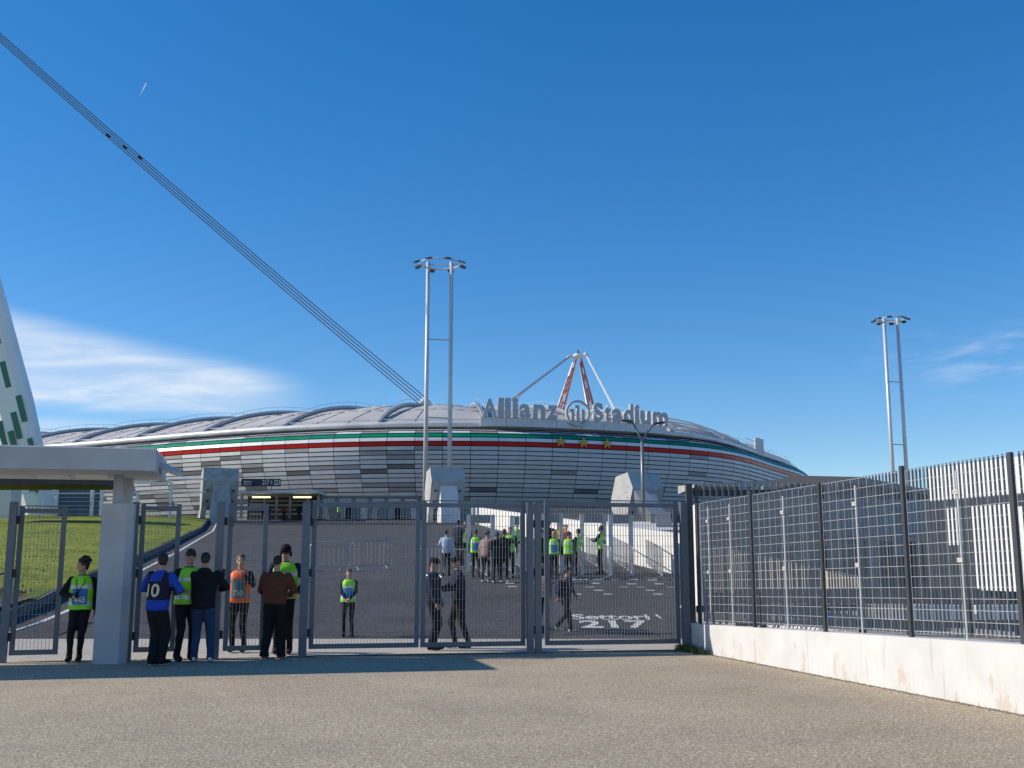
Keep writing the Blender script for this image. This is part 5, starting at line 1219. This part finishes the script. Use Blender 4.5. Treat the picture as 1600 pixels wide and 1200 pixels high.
for lb, px, yy, yw, kw_ in [('dark figure at the left doorway of the lit portal', 411, 107.2, 20, dict(top=K_BLACK)), ('figure in navy beside the left portal doorway', 419, 106.6, 160, dict(top=K_NAVY)),
    ('figure in brown in the middle of the lit portal', 443, 106.8, 175, dict(top=K_BROWN)), ('dark figure at the right doorway of the lit portal', 467, 107, 200, dict(top=K_BLACK)),
    ('tiny steward in green vest before the blue-grey pavilion doors', 529, 105, 90, dict(top=K_BLACK, vest=K_GREEN))]:
    q = at(px, 812, yy); person(lb, px, 812, h=1.76, yaw=yw, far=True, pos=(q.x, yy, prof(yy)), group='people at the stadium doors', **kw_)
# ================================================================== SMALL STUFF ON THE GROUND
rnd = random.Random(21); lt = MB()
for i in range(260):
    X = rnd.uniform(-7, 6); Y = rnd.uniform(6.5, 19); 
    if rnd.random() < .35:
        s = rnd.uniform(0, 12); q = wl(s, rnd.uniform(.02, .25)); X, Y = q.x, q.y
    elif X > wl((20.88 - Y) / .968).x - .1: continue
    r = rnd.uniform(.004, .014); h = rnd.uniform(.4, 1); a = rnd.random() * 6.28
    pts = [(X + r * rnd.uniform(.6, 1.3) * math.cos(a + k * 1.256), Y + r * rnd.uniform(.6, 1.3) * math.sin(a + k * 1.256), .001) for k in range(5)]
    lt.add(pts + [(X, Y, r * h)], [(k, (k + 1) % 5, 5) for k in range(5)], rnd.choice([0, 0, 1]))
tag(lt.build('grit', [mat('pale_grit', (.6, .57, .52), .8, 0, .2), mat('brown_grit', (.25, .2, .15), .9, 0, .2)]), 'pale grit and pebbles scattered over the asphalt', 'grit', kind='stuff')
ed = MB()
for i in range(2600):
    s = rnd.uniform(0, 11.8); w = abs(rnd.gauss(0, .05)); q = wl(s, .005 + w); r = rnd.uniform(.005, .016)
    a = rnd.random() * 6.28; pts = [(q.x + r * math.cos(a + k * 1.57), q.y + r * math.sin(a + k * 1.57), .001) for k in range(4)]
    ed.add(pts + [(q.x, q.y, r * .9)], [(k, (k + 1) % 4, 4) for k in range(4)])
for i in range(2600):
    X = rnd.uniform(-8, 3.2); q = gl(X, .05 + abs(rnd.gauss(0, .12))); r = rnd.uniform(.004, .014)
    a = rnd.random() * 6.28; pts = [(q.x + r * math.cos(a + k * 1.57), q.y + r * math.sin(a + k * 1.57), .001) for k in range(4)]
    ed.add(pts + [(q.x, q.y, r * .9)], [(k, (k + 1) % 4, 4) for k in range(4)])
tag(ed.build('edge_gravel', mat('brown_gravel', (.22, .18, .13), .95, 0, .4, 30)), 'brown gravel gathered along the wall foot and gate line', 'gravel', kind='stuff')
wd_ = MB()
for i in range(420):
    s = abs(rnd.gauss(.35, .35)); q = wl(s, rnd.uniform(.02, .22) + .03); h = rnd.uniform(.04, .17); a = rnd.random() * 6.28; w = .010
    tx, ty = rnd.uniform(-.07, .07), rnd.uniform(-.07, .07)
    wd_.add([(q.x - w * math.cos(a), q.y - w * math.sin(a), 0), (q.x + w * math.cos(a), q.y + w * math.sin(a), 0), (q.x + tx * .6 + w * math.cos(a), q.y + ty * .6 + w * math.sin(a), h * .6), (q.x + tx, q.y + ty, h)], [(0, 1, 2), (0, 2, 3)])
tag(wd_.build('weeds', mat('weed_green', (.07, .11, .025), .8, 0, .3, 8)), 'tuft of green weeds where the white wall meets the gate', 'weeds', kind='stuff')
# short vapour trail high in the sky
a, b = at(229, 130, 1800), at(219, 149, 1800)
tag(MB().tube([a, a.lerp(b, .5), b], [1.2, .9, .15], 6).build('vapour_trail', mat('vapour', (.8, .85, .9), 1, 0, 0)), 'short white vapour trail alone in the upper left sky', 'vapour trail')
